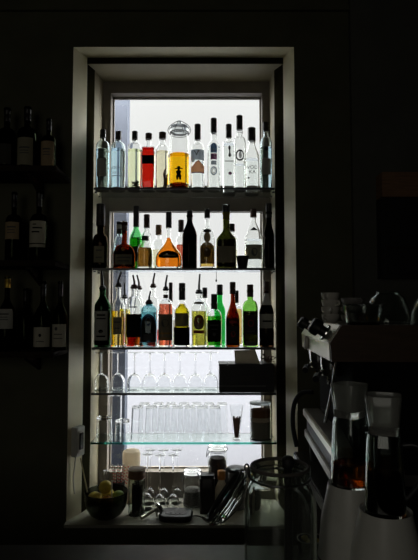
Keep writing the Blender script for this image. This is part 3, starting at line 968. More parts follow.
# pale card leaning on top of it
Yc = 2.60
k = ppm(Yc, SH[3])
zt = SH[3] + h + .009
bm = prism([(-12 * k, 0), (13 * k, 0), (8.5 * k, 13.8 * k), (-12.5 * k, 13 * k)], 'y', 0, .006)
bm.transform(Matrix.Rotation(-.18, 4, 'X'))
o = tag(obj('folded_card', bm, M['card_stock'], smooth=False, loc=(xpx(247, Yc, zt), Yc, zt)), 'plain beige card propped up on the long black box', 'card')
bm = bmesh.new()
Yc = 2.62
for i in range(22):
    a = i * 2.4
    r = .003 + .0011 * i
    c = Vector((r * math.cos(a), r * math.sin(a) * .7, .006 + .034 * random.random()))
    d = Vector((math.cos(a) * .02, math.sin(a) * .012, random.uniform(-.004, .018)))
    s_ = Vector((-math.sin(a), math.cos(a), .4)) * .007
    tube([Vector((0, 0, .001)), c * .6, c, c + d], [.0012, .0012, .001, .0006], 5, bm)
    vs = [bm.verts.new(p) for p in (c, c + d * .5 + s_, c + d, c + d * .5 - s_)]
    bm.faces.new(vs)
tag(obj('dried_sprig', bm, M['dark_leaf'], loc=(xpx(268, Yc, zt), Yc, zt)), 'ragged dark brown dried sprig on end of the black box', 'sprig')

# ------------------------------------------------------------------ tumblers on the fifth shelf
G5 = 'upturned tumblers on the teal-edged shelf'
Yt = 2.60
k = ppm(Yt, SH[4])


def tumbler(label, loc, rb, rt, h, group, mat='glass_thin', thick=.0011, base=.007, name='tumbler'):
    """upturned tumbler: rim (rb) on the shelf, thick foot (rt) on top"""
    bm = loft([(h - .0005, rt * .9), (h, rt * .93), (h - .002, rt), (h * .5, (rt + rb) / 2), (0, rb), (0, rb - thick), (h * .5, (rt + rb) / 2 - thick),
               (h - base - .002, rt - thick), (h - base, rt * .8), (h - base, rt * .3)])
    o = obj(name, bm, M[mat], loc=loc)
    return tag(o, label, 'glass', group)


ords = ['first', 'second', 'third', 'fourth', 'fifth', 'sixth', 'seventh']
proto = None
for i, px in enumerate((137, 151.3, 164.2, 177.3, 190, 202.6, 215.2)):
    loc = (xpx(px, Yt, SH[4]), Yt, SH[4])
    lab = 'upturned tall tumbler on teal-edged shelf, ' + ords[i] + ' of the front row'
    if not proto:
        proto = tumbler(lab, loc, 6.6 * k, 5.4 * k, 33.5 * k, G5)
    else:
        dup(proto, loc, label=lab)
Yt2 = 2.69
for i, px in enumerate((144.5, 158.2, 171, 184, 196.8, 209.3, 222)):
    loc = (xpx(px, Yt2, SH[4]), Yt2, SH[4])
    dup(proto, loc, label='upturned tall tumbler on teal-edged shelf, ' + ords[i] + ' of the back row')
tumbler('wide short upturned tumbler in the shaded corner of the teal-edged shelf', (xpx(104, Yt, SH[4]), Yt, SH[4]), 8.4 * k, 7.4 * k, 23 * k, G5, base=.009)
tumbler('wide short upturned tumbler at the start of the tall tumbler rows', (xpx(122.3, Yt, SH[4]), Yt, SH[4]), 7.6 * k, 7 * k, 20 * k, G5, base=.009)
tumbler('tall slim upturned glass behind the two short tumblers', (xpx(115, Yt2, SH[4]), Yt2, SH[4]), 6.4 * k, 6.8 * k, 43 * k, G5)
# glass with brown sticks
t = thing('stick_glass', 'tapered glass of brown sticks beside the squat brown jar', 'glass', (xpx(236.5, 2.61, SH[4]), 2.61, SH[4]))
obj('glass_body', loft([(0, 3.6 * k), (.003, 3.8 * k), (10 * k, 3.6 * k), (34.5 * k, 7 * k), (34.5 * k, 7 * k - .0016), (10 * k, 3.6 * k - .0016), (.011, 3.2 * k), (.010, 1.5 * k)]), M['glass_thin'], t)
for i in range(14):
    a = i * 2.4
    r0, r1 = 1.6 * k * (i / 14) ** .5, 4.2 * k * (i / 14) ** .5
    obj('cinnamon_stick', tube([(r0 * math.cos(a), r0 * math.sin(a), .012), (r1 * math.cos(a), r1 * math.sin(a), 22 * k + .006 * math.sin(i * 5))], .0028, 7), M['cinnamon'], t)
# squat layered jar
Yj = 2.615
k = ppm(Yj, SH[4])
t = thing('spice_jar', 'squat wide jar layered brown over grey at end of the teal-edged shelf', 'jar', (xpx(260.4, Yj, SH[4]), Yj, SH[4]))
R = 10.6 * k
obj('jar_body', loft([(0, R * .93), (.003, R), (35 * k, R), (35 * k, R - .0025), (.008, R - .0025), (.007, R * .5)]), M['glass_clear'], t)
obj('grey_filling', loft([(.0085, R * .88), (.010, R - .003), (17 * k, R - .003), (18 * k, R * .6)]), M['fill_grey'], t)
obj('pale_filling', loft([(18.2 * k, R * .9), (18.6 * k, R - .003), (22 * k, R - .003), (22.4 * k, R * .9)]), M['pale_wax'], t)
obj('brown_filling', loft([(22.6 * k, R - .003), (29.5 * k, R - .003), (30 * k, R * .7)]), M['fill_brown'], t)
obj('lid', loft([(35.2 * k, R * 1.02), (36.6 * k, R * 1.02), (37 * k, R * .9)]), M['glass_frosted'], t)

# ------------------------------------------------------------------ things on the sill
def clip_jar(name, label, px, Y, ytop, hw, fill, fillmat, cat='jar', zb=None, body='glass_clear'):
    zb = SILL if zb is None else zb
    k = ppm(Y, zb + .1)
    R = hw * k
    h = zpx(ytop, Y) - zb
    t = thing(name, label, cat, (xpx(px, Y, zb), Y, zb))
    nk = h - .30 * R * 2
    out = [(0, R * .9), (.004, R), (nk - .03, R), (nk - .014, R * .95), (nk - .004, R * .82), (nk, R * .82)]
    inn = [(nk, R * .82 - .003), (nk - .004, R * .82 - .003), (nk - .014, R * .95 - .003), (nk - .03, R - .003), (.01, R - .003), (.008, R * .8)]
    obj('jar_body', loft(out + inn), M[body], t)
    if fill:
        zf = fill * nk
        obj('filling', loft([(.0085, R * .8), (.0105, R - .0038), (zf * .9, R - .0038), (zf, R * .75), (zf + .004, R * .3)]), M[fillmat], t)
    lid = obj('lid', loft([(nk + .003, R * .78), (nk + .004, R * .9), (nk + (h - nk) * .7, R * .9), (h - .002, R * .72), (h, R * .4)]), M['glass_clear'], t)
    obj('gasket', tube(ring_pts(R * .86, nk + .0015), .0022, 8, closed=True), M['rubber_seal'], lid)
    bm = tube(ring_pts(R * .86, nk - .006), .0014, 8, closed=True)
    tube(ring_pts(R * .93, nk + (h - nk) * .55), .0014, 8, bm, closed=True)
    tube(smooth_path([(-R * .9, -R * .2, nk - .006), (-R * 1.12, -R * .3, nk - .03), (-R * 1.05, -R * .3, nk + .002), (-R * .93, -R * .1, nk + (h - nk) * .55)]), .0016, 8, bm)
    tube(smooth_path([(R * .86, 0, nk - .006), (R * 1.05, 0, nk + .004), (R * .93, 0, nk + (h - nk) * .55)]), .0016, 8, bm)
    obj('wire_clip', bm, M['wire'], t)
    return t


# little upturned stem glasses
first = None
GS = 'small upturned stem glasses on the sill'
ks = ppm(2.64, SILL)
i = 0
for px, Y, lab in ((147, 2.60, 'front row, beside the tall brown-lidded jar'), (159.6, 2.585, 'middle of the front row'), (173, 2.585, 'front row, beside the small clip jar'),
                   (150, 2.675, 'back row, behind the brown-lidded jar side'), (163.5, 2.675, 'middle of the back row'), (177, 2.68, 'back row, behind the small clip jar')):
    loc = (xpx(px, Y, SILL), Y, SILL)
    lab = 'small upturned stem glass on the sill, ' + lab
    if not first:
        first = stem_glass(lab, loc, GS, .030, .078, zpx(454.5, 2.585) - SILL, .031)
    else:
        dup(first, loc, label=lab)

clip_jar('clip_jar', 'small clip-top jar beside the upturned stem glasses on the sill', 192.5, 2.65, 468.5, 9.4, .55, 'tea_grey')
clip_jar('clip_jar', 'tall clip-top jar with dark contents standing at the back of the sill', 217.5, 2.675, 444, 9.8, .86, 'coffee_dark')
# dark tin
Y = 2.56
k = ppm(Y, SILL)
t = thing('square_tin', 'tall dark square tin in front of the tall clip-top jar', 'tin', (xpx(207.3, Y, SILL), Y, SILL))
h = zpx(474, Y) - SILL
obj('tin_body', loft([(0, 7.4 * k, 6 * k, 7), (.003, 7.6 * k, 6.2 * k, 7), (h - .016, 7.6 * k, 6.2 * k, 7), (h - .012, 6.8 * k, 5.6 * k, 6)], 40), M['dark_tin'], t)
obj('lid', loft([(h - .0118, 7 * k, 5.8 * k, 6), (h - .001, 7 * k, 5.8 * k, 6), (h, 6.5 * k, 5.4 * k, 6)], 40), M['black_plastic'], t)
obj('paper_label', boxes((-5.5 * k, 5.5 * k, -6.2 * k - .0012, -6.2 * k, h * .2, h * .68)), M['paper_dark'], t)
# white bottle, orange cap
Y = 2.555
Bottle('white_bottle', 'small milky bottle with orange cap leaning-lid side of the sill', 221.5, Y, SILL, 513, 490, 479, 476, 6.4, 3.1, style='slope',
       glassm='pale_wax', solid=True, cap=(470.5, 479, 3.9, 'orange_cap'), labels=[(492, 506, 60, 'paper_cream')])
bpy.data.objects['white_bottle']['label'] = 'small milky bottle with orange cap beside the dark square tin'
# grey pot with lid
Y = 2.62
k = ppm(Y, SILL)
t = thing('lidded_pot', 'dark grey round pot with flat lid behind the open jar lid', 'pot', (xpx(236.5, Y, SILL), Y, SILL))
h = zpx(466, Y) - SILL
obj('pot_body', loft([(0, 9 * k), (.004, 10 * k), (h * .5, 10.6 * k), (h - .03, 10.2 * k), (h - .022, 9.4 * k)]), M['grey_ceramic'], t)
obj('lid', loft([(h - .0215, 10 * k), (h - .012, 10.2 * k), (h - .006, 9 * k), (h, 2.5 * k)]), M['black_plastic'], t)
# tall brown-lidded jar
Y = 2.53
k = ppm(Y, SILL)
t = thing('tall_jar', 'tall narrow jar of dark sticks with brown lid beside the fruit bowl', 'jar', (xpx(136.5, Y, SILL), Y, SILL))
h = zpx(468, Y) - SILL
R = 8.3 * k
obj('jar_body', loft([(0, R * .9), (.004, R), (h - .05, R), (h - .045, R * .9), (h - .045, R * .9 - .003), (h - .05, R - .003), (.01, R - .003), (.008, R * .6)]), M['glass_jar'], t)
for i in range(9):
    a = i * 2.4
    r = R * .62 * (i / 9) ** .5
    obj('dark_stick', tube([(r * math.cos(a), r * math.sin(a), .011), (r * 1.05 * math.cos(a + .2), r * 1.05 * math.sin(a + .2), h - .058 - .012 * (i % 3))], .0055, 8), M['coffee_dark'], t)
obj('lid', loft([(h - .0445, R * 1.03), (h - .006, R * 1.05), (h - .003, R * 1.02), (h, R * .9)]), M['brown_wood'], t)
obj('lid_rim', tube(ring_pts(R * 1.05, h - .004), .0025, 8, closed=True), M['beige_card'], t)
# pale canister with domed lid
Y = 2.703
k = ppm(Y, SILL)
t = thing('canister', 'pale beige canister with rounded lid behind the striped straws', 'canister', (xpx(131, Y, SILL), Y, SILL))
h = zpx(449, Y) - SILL
R = 8.6 * k
obj('canister_body', loft([(0, R * .95), (.003, R), (h - .075, R)]), M['pale_wax'], t)
obj('lid', loft([(h - .0745, R * 1.03), (h - .02, R * 1.03), (h - .009, R * .95), (h - .003, R * .7), (h, R * .25)]), M['pale_wax'], t)
# straws
Y = 2.645
k = ppm(Y, SILL)
t = thing('straw_cup', 'dark cup of fanned red and white striped straws behind the fruit bowl', 'straw cup', (xpx(118, Y, SILL), Y, SILL))
h = zpx(481, Y) - SILL
obj('cup_body', loft([(0, 5.5 * k), (.003, 5.8 * k), (h, 6.6 * k), (h, 6.6 * k - .0025), (.008, 5.8 * k - .0025), (.0075, 2 * k)]), M['black_plastic'], t)
for i in range(8):
    u = -1 + 2 * i / 7
    p0 = Vector((u * 3 * k, .006 * (-1) ** i, .0095 + .003))
    p1 = Vector(((3.5 + u * 9.5) * k, .008 * (-1) ** i, zpx(464 + 1.2 * abs(u), Y) - SILL))
    st = obj('straw', tube([p0, p1], .0028, 8), M['straw_white'], t)
    d = p1 - p0
    bm = bmesh.new()
    for j in range(6):
        q = p0 + d * (.52 + .08 * j)
        tube([q, q + d * .035], .0031, 8, bm)
    obj('stripe', bm, M['straw_red'], st)
# coiled dark wire whisk beside the straws
bm = bmesh.new()
Y = 2.685
t0 = Vector((0, 0, 0))
hh = zpx(470, Y) - SILL
tube([(0, 0, 0), (0, 0, hh - .075)], .009, 12, bm)
for i in range(6):
    a = PI * i / 6
    tube(smooth_path([(0, 0, hh - .08), (.02 * math.cos(a), .02 * math.sin(a), hh - .045), (.026 * math.cos(a), .026 * math.sin(a), hh - .015), (0, 0, hh),
                      (-.026 * math.cos(a), -.026 * math.sin(a), hh - .015), (-.02 * math.cos(a), -.02 * math.sin(a), hh - .045), (0, 0, hh - .08)], 5), .0014, 6, bm)
tag(obj('wire_whisk', bm, M['wire'], loc=(xpx(104.5, Y, SILL), Y, SILL)), 'dark wire whisk standing upright at the back of the sill behind the fruit bowl', 'whisk')

# fruit bowl
Y = 2.50
k = ppm(Y, SILL)
R = 21.5 * k
t = thing('fruit_bowl', 'dark glass bowl holding citrus fruit at the shaded end of the sill', 'bowl', (xpx(106, Y, SILL), Y, SILL))
hb = .118
ob = [(0, R * .42), (.004, R * .5), (.02, R * .74), (.05, R * .92), (.085, R * .99), (hb, R)]
ib = [(hb, R - .004), (.085, R * .99 - .004), (.05, R * .92 - .004), (.021, R * .72 - .004), (.0095, R * .45), (.009, R * .2)]
obj('bowl_body', loft(ob + ib, 48), M['glass_bowl'], t)
obj('rim', tube(ring_pts(R - .002, hb + .0005, 48), .0024, 8, closed=True), M['glass_bowl'], t)
fc = Vector((t.location.x, Y, SILL))


def citrus(name, label, off, r, mat, long=1.15, cut=False, rot=(0, 0, 0)):
    n = 12
    prof = []
    for j in range(n + 1):
        a = -PI / 2 + PI * j / n
        nip = .10 * math.exp(-((j - n) / .9) ** 2) + .05 * math.exp(-(j / .9) ** 2)
        prof.append((r * long * math.sin(a) * (1 + nip), max(r * math.cos(a), r * .05)))
    o = tag(obj(name, loft(prof, 24), M[mat], loc=fc + Vector(off), rot=rot), label, 'fruit', 'citrus fruit in the dark bowl')
    obj('stem_end', loft([(r * long * 1.09, r * .12), (r * long * 1.12, r * .1)], 10), M['herb'], o)
    return o


def polar(r, deg, z):
    return (r * math.cos(math.radians(deg)), r * math.sin(math.radians(deg)), z)


citrus('lemon', 'big yellow lemon in the bowl nearest the shaded window jamb', polar(.055, 190, .088), .031, 'lemon', 1.1, rot=(0, 1.2, .4))
citrus('orange', 'orange resting at the front of the fruit bowl', polar(.055, 282, .086), .031, 'orange_peel', 1.0, rot=(.3, .2, 0))
citrus('lime', 'green lime in the bowl on the side of the brown-lidded jar', polar(.055, 5, .090), .030, 'lime', 1.08, rot=(.2, .9, -.3))
citrus('lemon', 'yellow lemon at the back of the fruit bowl, below the topmost one', polar(.055, 95, .088), .030, 'lemon', 1.08, rot=(1.3, 0, .9))
citrus('lemon', 'topmost yellow lemon crowning the fruit bowl', (-.004, 0, .138), .030, 'lemon', 1.1, rot=(1.2, .3, .9))
citrus('lime', 'dark lime at the bottom of the fruit bowl', (0, 0, .042), .0305, 'lime', 1.0, rot=(1.57, 0, .5))
bm = tube([fc + Vector((.032, -.035, .075)), fc + Vector((.034, -.042, .182))], .0028, 8)
bm.transform(Matrix.Translation(-fc))
tag(obj('white_pick', bm, M['straw_white'], loc=fc), 'short white pick sticking up out of the fruit bowl', 'pick')
bm = tube([Vector((-.086, -.012, .1195)), at(80.5, 458, 2.47) - fc], .0032, 8)
tag(obj('bamboo_skewer', bm, M['bamboo'], loc=fc), 'long pale bamboo skewer leaning from the fruit bowl toward the white socket box', 'skewer')

# flat black device with cable
Y = 2.485
t = thing('card_reader', 'flat rounded black device lying on the sill with its cable', 'device', (xpx(176, Y, SILL), Y, SILL), rz=-.06)
obj('device_body', loft([(0, .068, .052, 4.5), (.004, .076, .058, 4.5), (.02, .078, .060, 4.5), (.029, .072, .055, 4.5), (.031, .06, .045, 4)], 56), M['black_plastic'], t)
obj('face_plate', loft([(.0311, .05, .036, 4), (.0325, .049, .035, 4)], 48), M['dark_tin'], t)
for i in range(3):
    obj('button', loft([(.0326, .004), (.0345, .0036)], 12), M['grey_ceramic'], t, loc=(-.02 + .02 * i, -.022, 0))
pts = smooth_path([(.074, .0, .012), (.10, .004, .012), (.125, .0, .006), (.15, -.015, .0035), (.165, -.05, .0035), (.19, -.06, .0035)])
obj('cable', tube(pts, .0028, 8), M['black_rubber'], t)
# chrome citrus press
Y = 2.485
t = thing('chrome_press', 'small chrome hand tool lying on the sill beside the black device', 'tool', (xpx(150, Y, SILL), Y, SILL), rz=.35)
bm = tube(smooth_path([(-.045, -.01, .012), (-.02, 0, .016), (.015, .004, .03), (.035, .006, .042)]), [.009 - .004 * i / 18 for i in range(19)], 10)
obj('handle', bm, M['steel'], t)
bm = loft([(0, .014), (.006, .024), (.018, .026), (.022, .022), (.022, .018), (.010, .016), (.009, .004)], 24)
bm.transform(Matrix.Translation((.036, .006, .036)) @ Matrix.Rotation(.9, 4, 'Y'))
obj('cup', bm, M['chrome'], t)
obj('prop_leg', tube([(.028, .006, .034), (.034, -.004, .004)], .004, 8), M['steel'], t)

# switch box on the splayed lining
Y = 2.452
pz = at(84, 443, Y)
pz.x = OX0 + (SX0 - OX0) * .45 + .003
t = thing('switch_box', 'white switch box fixed to the shaded window lining above the fruit bowl', 'switch', (pz.x, YW + .045, pz.z), rz=math.atan2(YS - YW, SX0 - OX0) + 0)
obj('box_body', boxes((-.033, .033, -.034, -.002, -.068, .068), bev=.004), M['white_plastic'], t)
obj('rocker', boxes((-.013, .013, -.042, -.0345, -.036, .04), bev=.002), M['black_plastic'], t)
obj('face_plate', boxes((-.024, .024, -.0365, -.0342, -.052, .055), bev=.001), M['off_white'], t)
bm = tube(smooth_path([(-.01, -.015, -.069), (-.012, -.012, -.11), (-.02, -.01, -.17), (-.012, -.012, -.24)]), .0035, 8)
obj('cable', bm, M['off_white'], t)

# ------------------------------------------------------------------ wine shelves beside the window
GB = 'wine bottles on the dark wall shelves'
wx1 = OX0 - .004
WS = [zpx(172, 2.33), zpx(262.5, 2.33), zpx(350, 2.33)]
desc = ['upper dark wall shelf carrying three wine bottles', 'middle dark wall shelf carrying two wine bottles', 'lower dark wall shelf carrying wine bottles beside the window']
for z, d in zip(WS, desc):
    t = thing('wall_shelf', d, 'shelf', (-1.0, YW, z), group='dark wine shelves on the wall')
    obj('shelf_board', boxes((-.36, wx1 + 1.0, -.23, -.001, -.024, 0), bev=.002), M['dark_wood'], t)
    for bx in (-.28, .2):
        bm = prism([(-.001, -.10), (-.001, -.0245), (-.19, -.0245), (-.19, -.034)], 'x', bx, bx + .015)
        obj('bracket', bm, M['dark_wood'], t, smooth=False)


def W(label, px, z, Y, yb, ytop, hw, shape='slope', labels=(), cap='black_cap', marks=(), nk=.30, capfrac=.22, glassm='glass_wine'):
    hh = yb - ytop
    ysh = yb - hh * (.56 if shape == 'round' else .48)
    yn = yb - hh * (.68 if shape == 'round' else .72)
    return Bottle('wine_bottle', label, px, Y, z, yb, ysh, yn, ytop + .5, hw, hw * nk, style=shape, glassm=glassm, liquid=(yn, 'lq_dark'),
                  cap=(ytop, ytop + hh * capfrac, hw * nk * 1.12, cap), labels=labels, marks=marks, group=GB)


def mk(y, w=32):
    return [('r', y, .7, 0, w, 'ink_grey'), ('r', y + 3, .4, 0, w * .8, 'ink_grey'), ('r', y + 5.5, .4, 0, w * .9, 'ink_grey')]


W('small bottle with a tan label reaching its base, end of the upper wall shelf', 48.5, WS[0], 2.33, 172, 119, 7.3, 'round', [(143, 170.5, 62, 'paper_tan')], marks=mk(151), nk=.32)
W('large dark bottle in the middle of the upper wall shelf', 27, WS[0], 2.33, 172, 107, 9.4, 'round', [(140, 167, 55, 'paper_olive')], marks=mk(150), nk=.34)
W('dim dark bottle at the wall end of the upper shelf', 6.5, WS[0], 2.33, 172, 108, 8.6, 'round', [(146, 166, 50, 'paper_dark')], nk=.34)
W('wine bottle with a small rust-tan label on the middle wall shelf', 13.5, WS[1], 2.33, 262.5, 192, 8, 'round', [(223, 240, 58, 'paper_tan')], marks=mk(228))
W('wine bottle with a tall cream label on the middle wall shelf', 38.5, WS[1], 2.33, 262.5, 191, 8.6, 'round', [(222, 244, 65, 'paper_cream'), (245, 248, 65, 'paper_cream')],
  marks=[('r', 225.5, .5, -10, 12, 'ink_black'), ('r', 229, .7, 8, 32, 'ink_black'), ('r', 233, .7, -4, 26, 'ink_black')])
W('wine bottle with gold-foiled neck and broad grey label on the lower wall shelf', 6.5, WS[2], 2.30, 350, 276, 8.4, 'slope', [(309, 328.5, 62, 'paper_grey')], cap='gold_foil', capfrac=.16, marks=mk(314))
W('unlabelled dark bottle set back behind the others on the lower shelf', 25, WS[2], 2.40, 350, 288, 7.4, 'slope')
W('burgundy-shaped bottle with cream label marked by a small dark crest, lower shelf', 42.6, WS[2], 2.32, 350, 281, 8.5, 'slope', [(327, 346.5, 68, 'paper_cream')],
  marks=[('e', 335, 1.6, 0, 9, 'ink_black'), ('r', 341, .4, 0, 26, 'ink_grey')])
W('sloping-shouldered bottle with cream label nearest the window, lower shelf', 59.8, WS[2], 2.345, 350, 281, 7.3, 'slope', [(324, 346.5, 68, 'paper_cream')],
  marks=[('e', 328.5, 1.8, -14, 12, 'ink_grey'), ('r', 334, .5, 0, 32, 'ink_grey'), ('r', 338, .4, 0, 36, 'ink_grey')])

# dark cupboard with a brown header on the far wall
Yc = 2.33
z0, z1, z2 = zpx(278, Yc), zpx(197, Yc), zpx(172, Yc)
x0 = xpx(382, Yc, z1)
t = thing('wall_cupboard', 'dark wall cupboard under a brown wooden header above the coffee machine', 'cupboard', (x0 + .35, 2.415, z0))
obj('cupboard_body', boxes((-.35, .35, -.06, -.001, 0, z1 - z0)), M['black_board'], t, smooth=False)
obj('header_board', boxes((-.35, .35, -.09, -.001, z1 - z0 + .001, z2 - z0), bev=.003), M['brown_wood'], t)
d = obj('door', boxes((-.33, -.005, -.075, -.061, .02, z1 - z0 - .02), (.005, .33, -.075, -.061, .02, z1 - z0 - .02), bev=.002), M['black_board'], t)
obj('ledge', boxes((-.33, .33, -.0785, -.0755, .13, .145)), M['dark_wood'], t, smooth=False)

# ------------------------------------------------------------------ bar counter
CZ = .99
t = thing('bar_counter', 'dark bar counter carrying the big jar, blenders and coffee machine', 'counter', (0, .9, 0))
top = boxes((-1.7, 2.0, -.55, .38, CZ - .04, CZ), bev=.004)
obj('counter_top', top, M['counter_top'], t)
obj('machine_top', boxes((.335, 2.0, .3815, 1.2, CZ - .04, CZ), bev=.004), M['counter_top'], t)
obj('front_panel', boxes((-1.65, 1.95, -.48, .33, 0, CZ - .041), (.38, 1.95, .335, 1.16, 0, CZ - .041)), M['dark_wood'], t, smooth=False)

# ------------------------------------------------------------------ coffee machine
MX, MY0, MY1 = .335, 1.45, 2.03
zm = lambda y: zpx(y, MY0)
t = thing('espresso_machine', 'steel espresso machine seen end-on beside the window, cups on its roof', 'coffee machine', (MX, MY0, CZ), rz=0)
t.rotation_euler = (0, 0, -.045)
LY = MY1 - MY0
k0 = ppm(MY0, 1.45)
X = lambda px: (px - 338.5) * k0
Hm = lambda y: zm(y) - CZ
hous = [(X(340), Hm(361.5)), (X(338.5), Hm(343)), (X(350), Hm(325)), (X(500), Hm(325)), (X(500), Hm(361.5))]
obj('upper_housing', prism([(X(341), Hm(361)), (X(339.5), Hm(343.5)), (X(350.5), Hm(325.6)), (X(500), Hm(325.6)), (X(500), Hm(361))], 'y', .004, LY), M['steel_dull'], t, smooth=False)
obj('end_panel', prism(hous, 'y', -.008, .0035), M['brown_panel'], t, smooth=False)
fp = obj('control_panel', prism([(X(338), Hm(345)), (X(337.5), Hm(343)), (X(349), Hm(325)), (X(350), Hm(325.4)), (X(339.2), Hm(343.4)), (X(339.8), Hm(360)), (X(338.6), Hm(361))], 'y', .006, LY - .004), M['steel'], t, smooth=False)
nrm = Vector((-(Hm(325) - Hm(343)), 0, X(349) - X(337.5))).normalized()


def on_panel(name, bm, mat, y, u, off=0.0, parent=None):
    p = Vector((X(337.5) + (X(349) - X(337.5)) * u, y, Hm(343) + (Hm(325) - Hm(343)) * u)) + nrm * off
    q = Vector((0, 0, 1)).rotation_difference(nrm).to_matrix().to_4x4()
    bm.transform(Matrix.Translation(p) @ q)
    return obj(name, bm, mat, parent or t)


kn = on_panel('steam_knob', loft([(0, .016), (.018, .016), (.02, .024), (.026, .026), (.045, .025), (.05, .02)], 16), M['black_plastic'], .13, .45, .001)
on_panel('steam_knob', loft([(0, .014), (.016, .014), (.018, .022), (.04, .021), (.045, .016)], 16), M['black_plastic'], .46, .55, .001)
on_panel('knob_collar', loft([(0, .027), (.004, .026), (.006, .018)], 24), M['chrome'], .13, .45, .0005)
bm = loft([(0, .024), (.008, .024), (.010, .021)], 28)
bm.transform(Matrix.Translation((X(338) - .001, .42, (Hm(343) + Hm(361)) / 2)) @ Matrix.Rotation(-PI / 2, 4, 'Y'))
obj('pressure_gauge', bm, M['off_white'], t)
obj('lower_body', boxes((X(362), X(500), .01, LY - .01, Hm(470), Hm(361.6))), M['matt_black'], t, smooth=False)
obj('drip_tray', boxes((X(339), X(362) - .001, .0, LY, Hm(458), Hm(448)), bev=.003), M['steel'], t)
obj('drip_plate', boxes((X(342), X(360), .02, LY - .02, Hm(447.9), Hm(447.2))), M['steel_dull'], t, smooth=False)
obj('base_rail', boxes((X(340), X(500), .01, LY - .01, Hm(487), Hm(476)), bev=.003), M['steel_dull'], t)
obj('base_recess', boxes((X(343), X(498), .02, LY - .02, Hm(476), Hm(458))), M['black_board'], t, smooth=False)
hleg = Hm(487)
for lx in (X(352), X(490)):
    for ly in (.05, LY - .05):
        obj('foot', loft([(0, .018), (hleg - .001, .022)], 16), M['black_rubber'], t, loc=(lx, ly, 0))
for gy in (.17, .40):
    g = loft([(Hm(376), .030), (Hm(372), .033), (Hm(362), .033)], 28)
    gh = obj('group_head', g, M['chrome'], t, loc=(X(351), gy, 0))
    hb_ = loft([(Hm(383), .028), (Hm(376.5), .034)], 28)
    pf = obj('portafilter', hb_, M['steel'], t, loc=(X(351), gy, 0))
    tube(smooth_path([(-.03, 0, Hm(380)), (-.045, -.02, Hm(382)), (-.055, -.05, Hm(385))]), [.006] * 6 + [.0105] * 7, 10, bm := bmesh.new())
    obj('handle', bm, M['black_plastic'], pf)
    tube([(-.008, 0, Hm(383)), (-.010, -.006, Hm(389))], .005, 8, bm := bmesh.new())
    obj('spout', bm, M['chrome'], pf)
for (a, bq, c, d_) in (((346, 362), (341, 395), (335, 425), .02), ((352, 362), (356, 380), (357, 400), .30)):
    P = [Vector((X(a[0]), d_, Hm(a[1]))), Vector((X(bq[0]), d_ + .004, Hm(bq[1]))), Vector((X(c[0]), d_ + .01, Hm(c[1])))]
    obj('steam_wand', tube(smooth_path(P), .0045, 10), M['chrome'], t)
P = [Vector((X(346), LY - .05, Hm(361))), Vector((X(348), LY - .05, Hm(375))), Vector((X(352), LY - .055, Hm(388)))]
obj('hot_water_tap', tube(smooth_path(P), .0045, 10), M['chrome'], t)
P = [Vector((X(352), LY - .008, Hm(425))), Vector((X(338), LY + .02, Hm(428))), Vector((X(328), LY + .03, Hm(445))), Vector((X(326), LY + .03, Hm(475))), Vector((X(331), LY + .03, Hm(505)))]
obj('water_hose', tube(smooth_path(P), .009, 10), M['black_rubber'], t)
ROOF = CZ + Hm(325.6)


def cup(name, label, px, Y, z, r, h, mat, grp):
    t = thing(name, label, 'cup', (xpx(px, Y, z), Y, z), rz=random.uniform(-2.6, -.6), group=grp)
    obj('cup_body', loft([(0, r * .6), (.003, r * .64), (h * .3, r * .86), (h * .7, r * .98), (h, r), (h, r - .0025), (h * .7, r * .98 - .003), (h * .3, r * .84 - .003), (.006, r * .5), (.0055, r * .2)], 32), M[mat], t)
    obj('handle', tube(smooth_path([(r * .90, 0, h * .8), (r * 1.35, 0, h * .78), (r * 1.4, 0, h * .5), (r * .84, 0, h * .3)]), .0035, 8), M[mat], t)
    return t


kc = ppm(1.80, ROOF)
ord3 = ['bottom', 'second', 'third', 'topmost']
for i in range(4):
    cup('coffee_cup', 'pale coffee cup, %s of the stack on the machine by the window' % ord3[i], 330.5, 1.83, ROOF + i * .0245, .032, .030, 'porcelain', 'pale stacked cups')
for i in range(3):
    cup('coffee_cup', 'dark grey cup, %s of the stack behind the glass bowl' % ['bottom', 'middle', 'topmost'][i], 352.5, 1.74, ROOF + i * .028, .038, .0275, 'grey_porcelain', 'dark stacked cups')
# glass bowls on the roof
Y = 1.53
k = ppm(Y, ROOF)
t = thing('glass_bowl', 'small straight-sided glass bowl at the edge of the machine roof', 'bowl', (xpx(363.5, Y, ROOF), Y, ROOF))
R = 19.5 * k
obj('bowl_body', loft([(0, R * .8), (.004, R * .86), (.03, R * .94), (.058, R), (.058, R - .003), (.03, R * .94 - .003), (.009, R * .8), (.008, R * .4)], 44), M['glass_jar'], t)
obj('rim', tube(ring_pts(R - .0015, .0585, 40), .0024, 8, closed=True), M['glass_frosted'], t)
for px, Yb, rr, hh2, lab in ((388, 1.66, 23, .102, 'large upturned glass bowl in the middle of the machine roof'), (430, 1.53, 19, .085, 'upturned glass bowl at the far edge of the machine roof')):
    k = ppm(Yb, ROOF)
    R = rr * k
    t = thing('upturned_bowl', lab, 'bowl', (xpx(px, Yb, ROOF), Yb, ROOF))
    obj('bowl_body', loft([(0, R), (hh2 * .4, R * .93), (hh2 * .8, R * .72), (hh2 * .93, R * .52), (hh2, R * .48), (hh2, R * .4), (hh2 * .93, R * .44),
                           (hh2 * .78, R * .69), (hh2 * .4, R * .93 - .0035), (0, R - .0035)], 44, close=True), M['glass_jar'], t)
    obj('foot_disc', loft([(hh2 * .90, R * .42), (hh2 * .93, R * .43)], 32), M['glass_jar'], t)
    obj('rim', tube(ring_pts(R - .001, .003, 40), .0028, 8, closed=True), M['glass_frosted'], t)

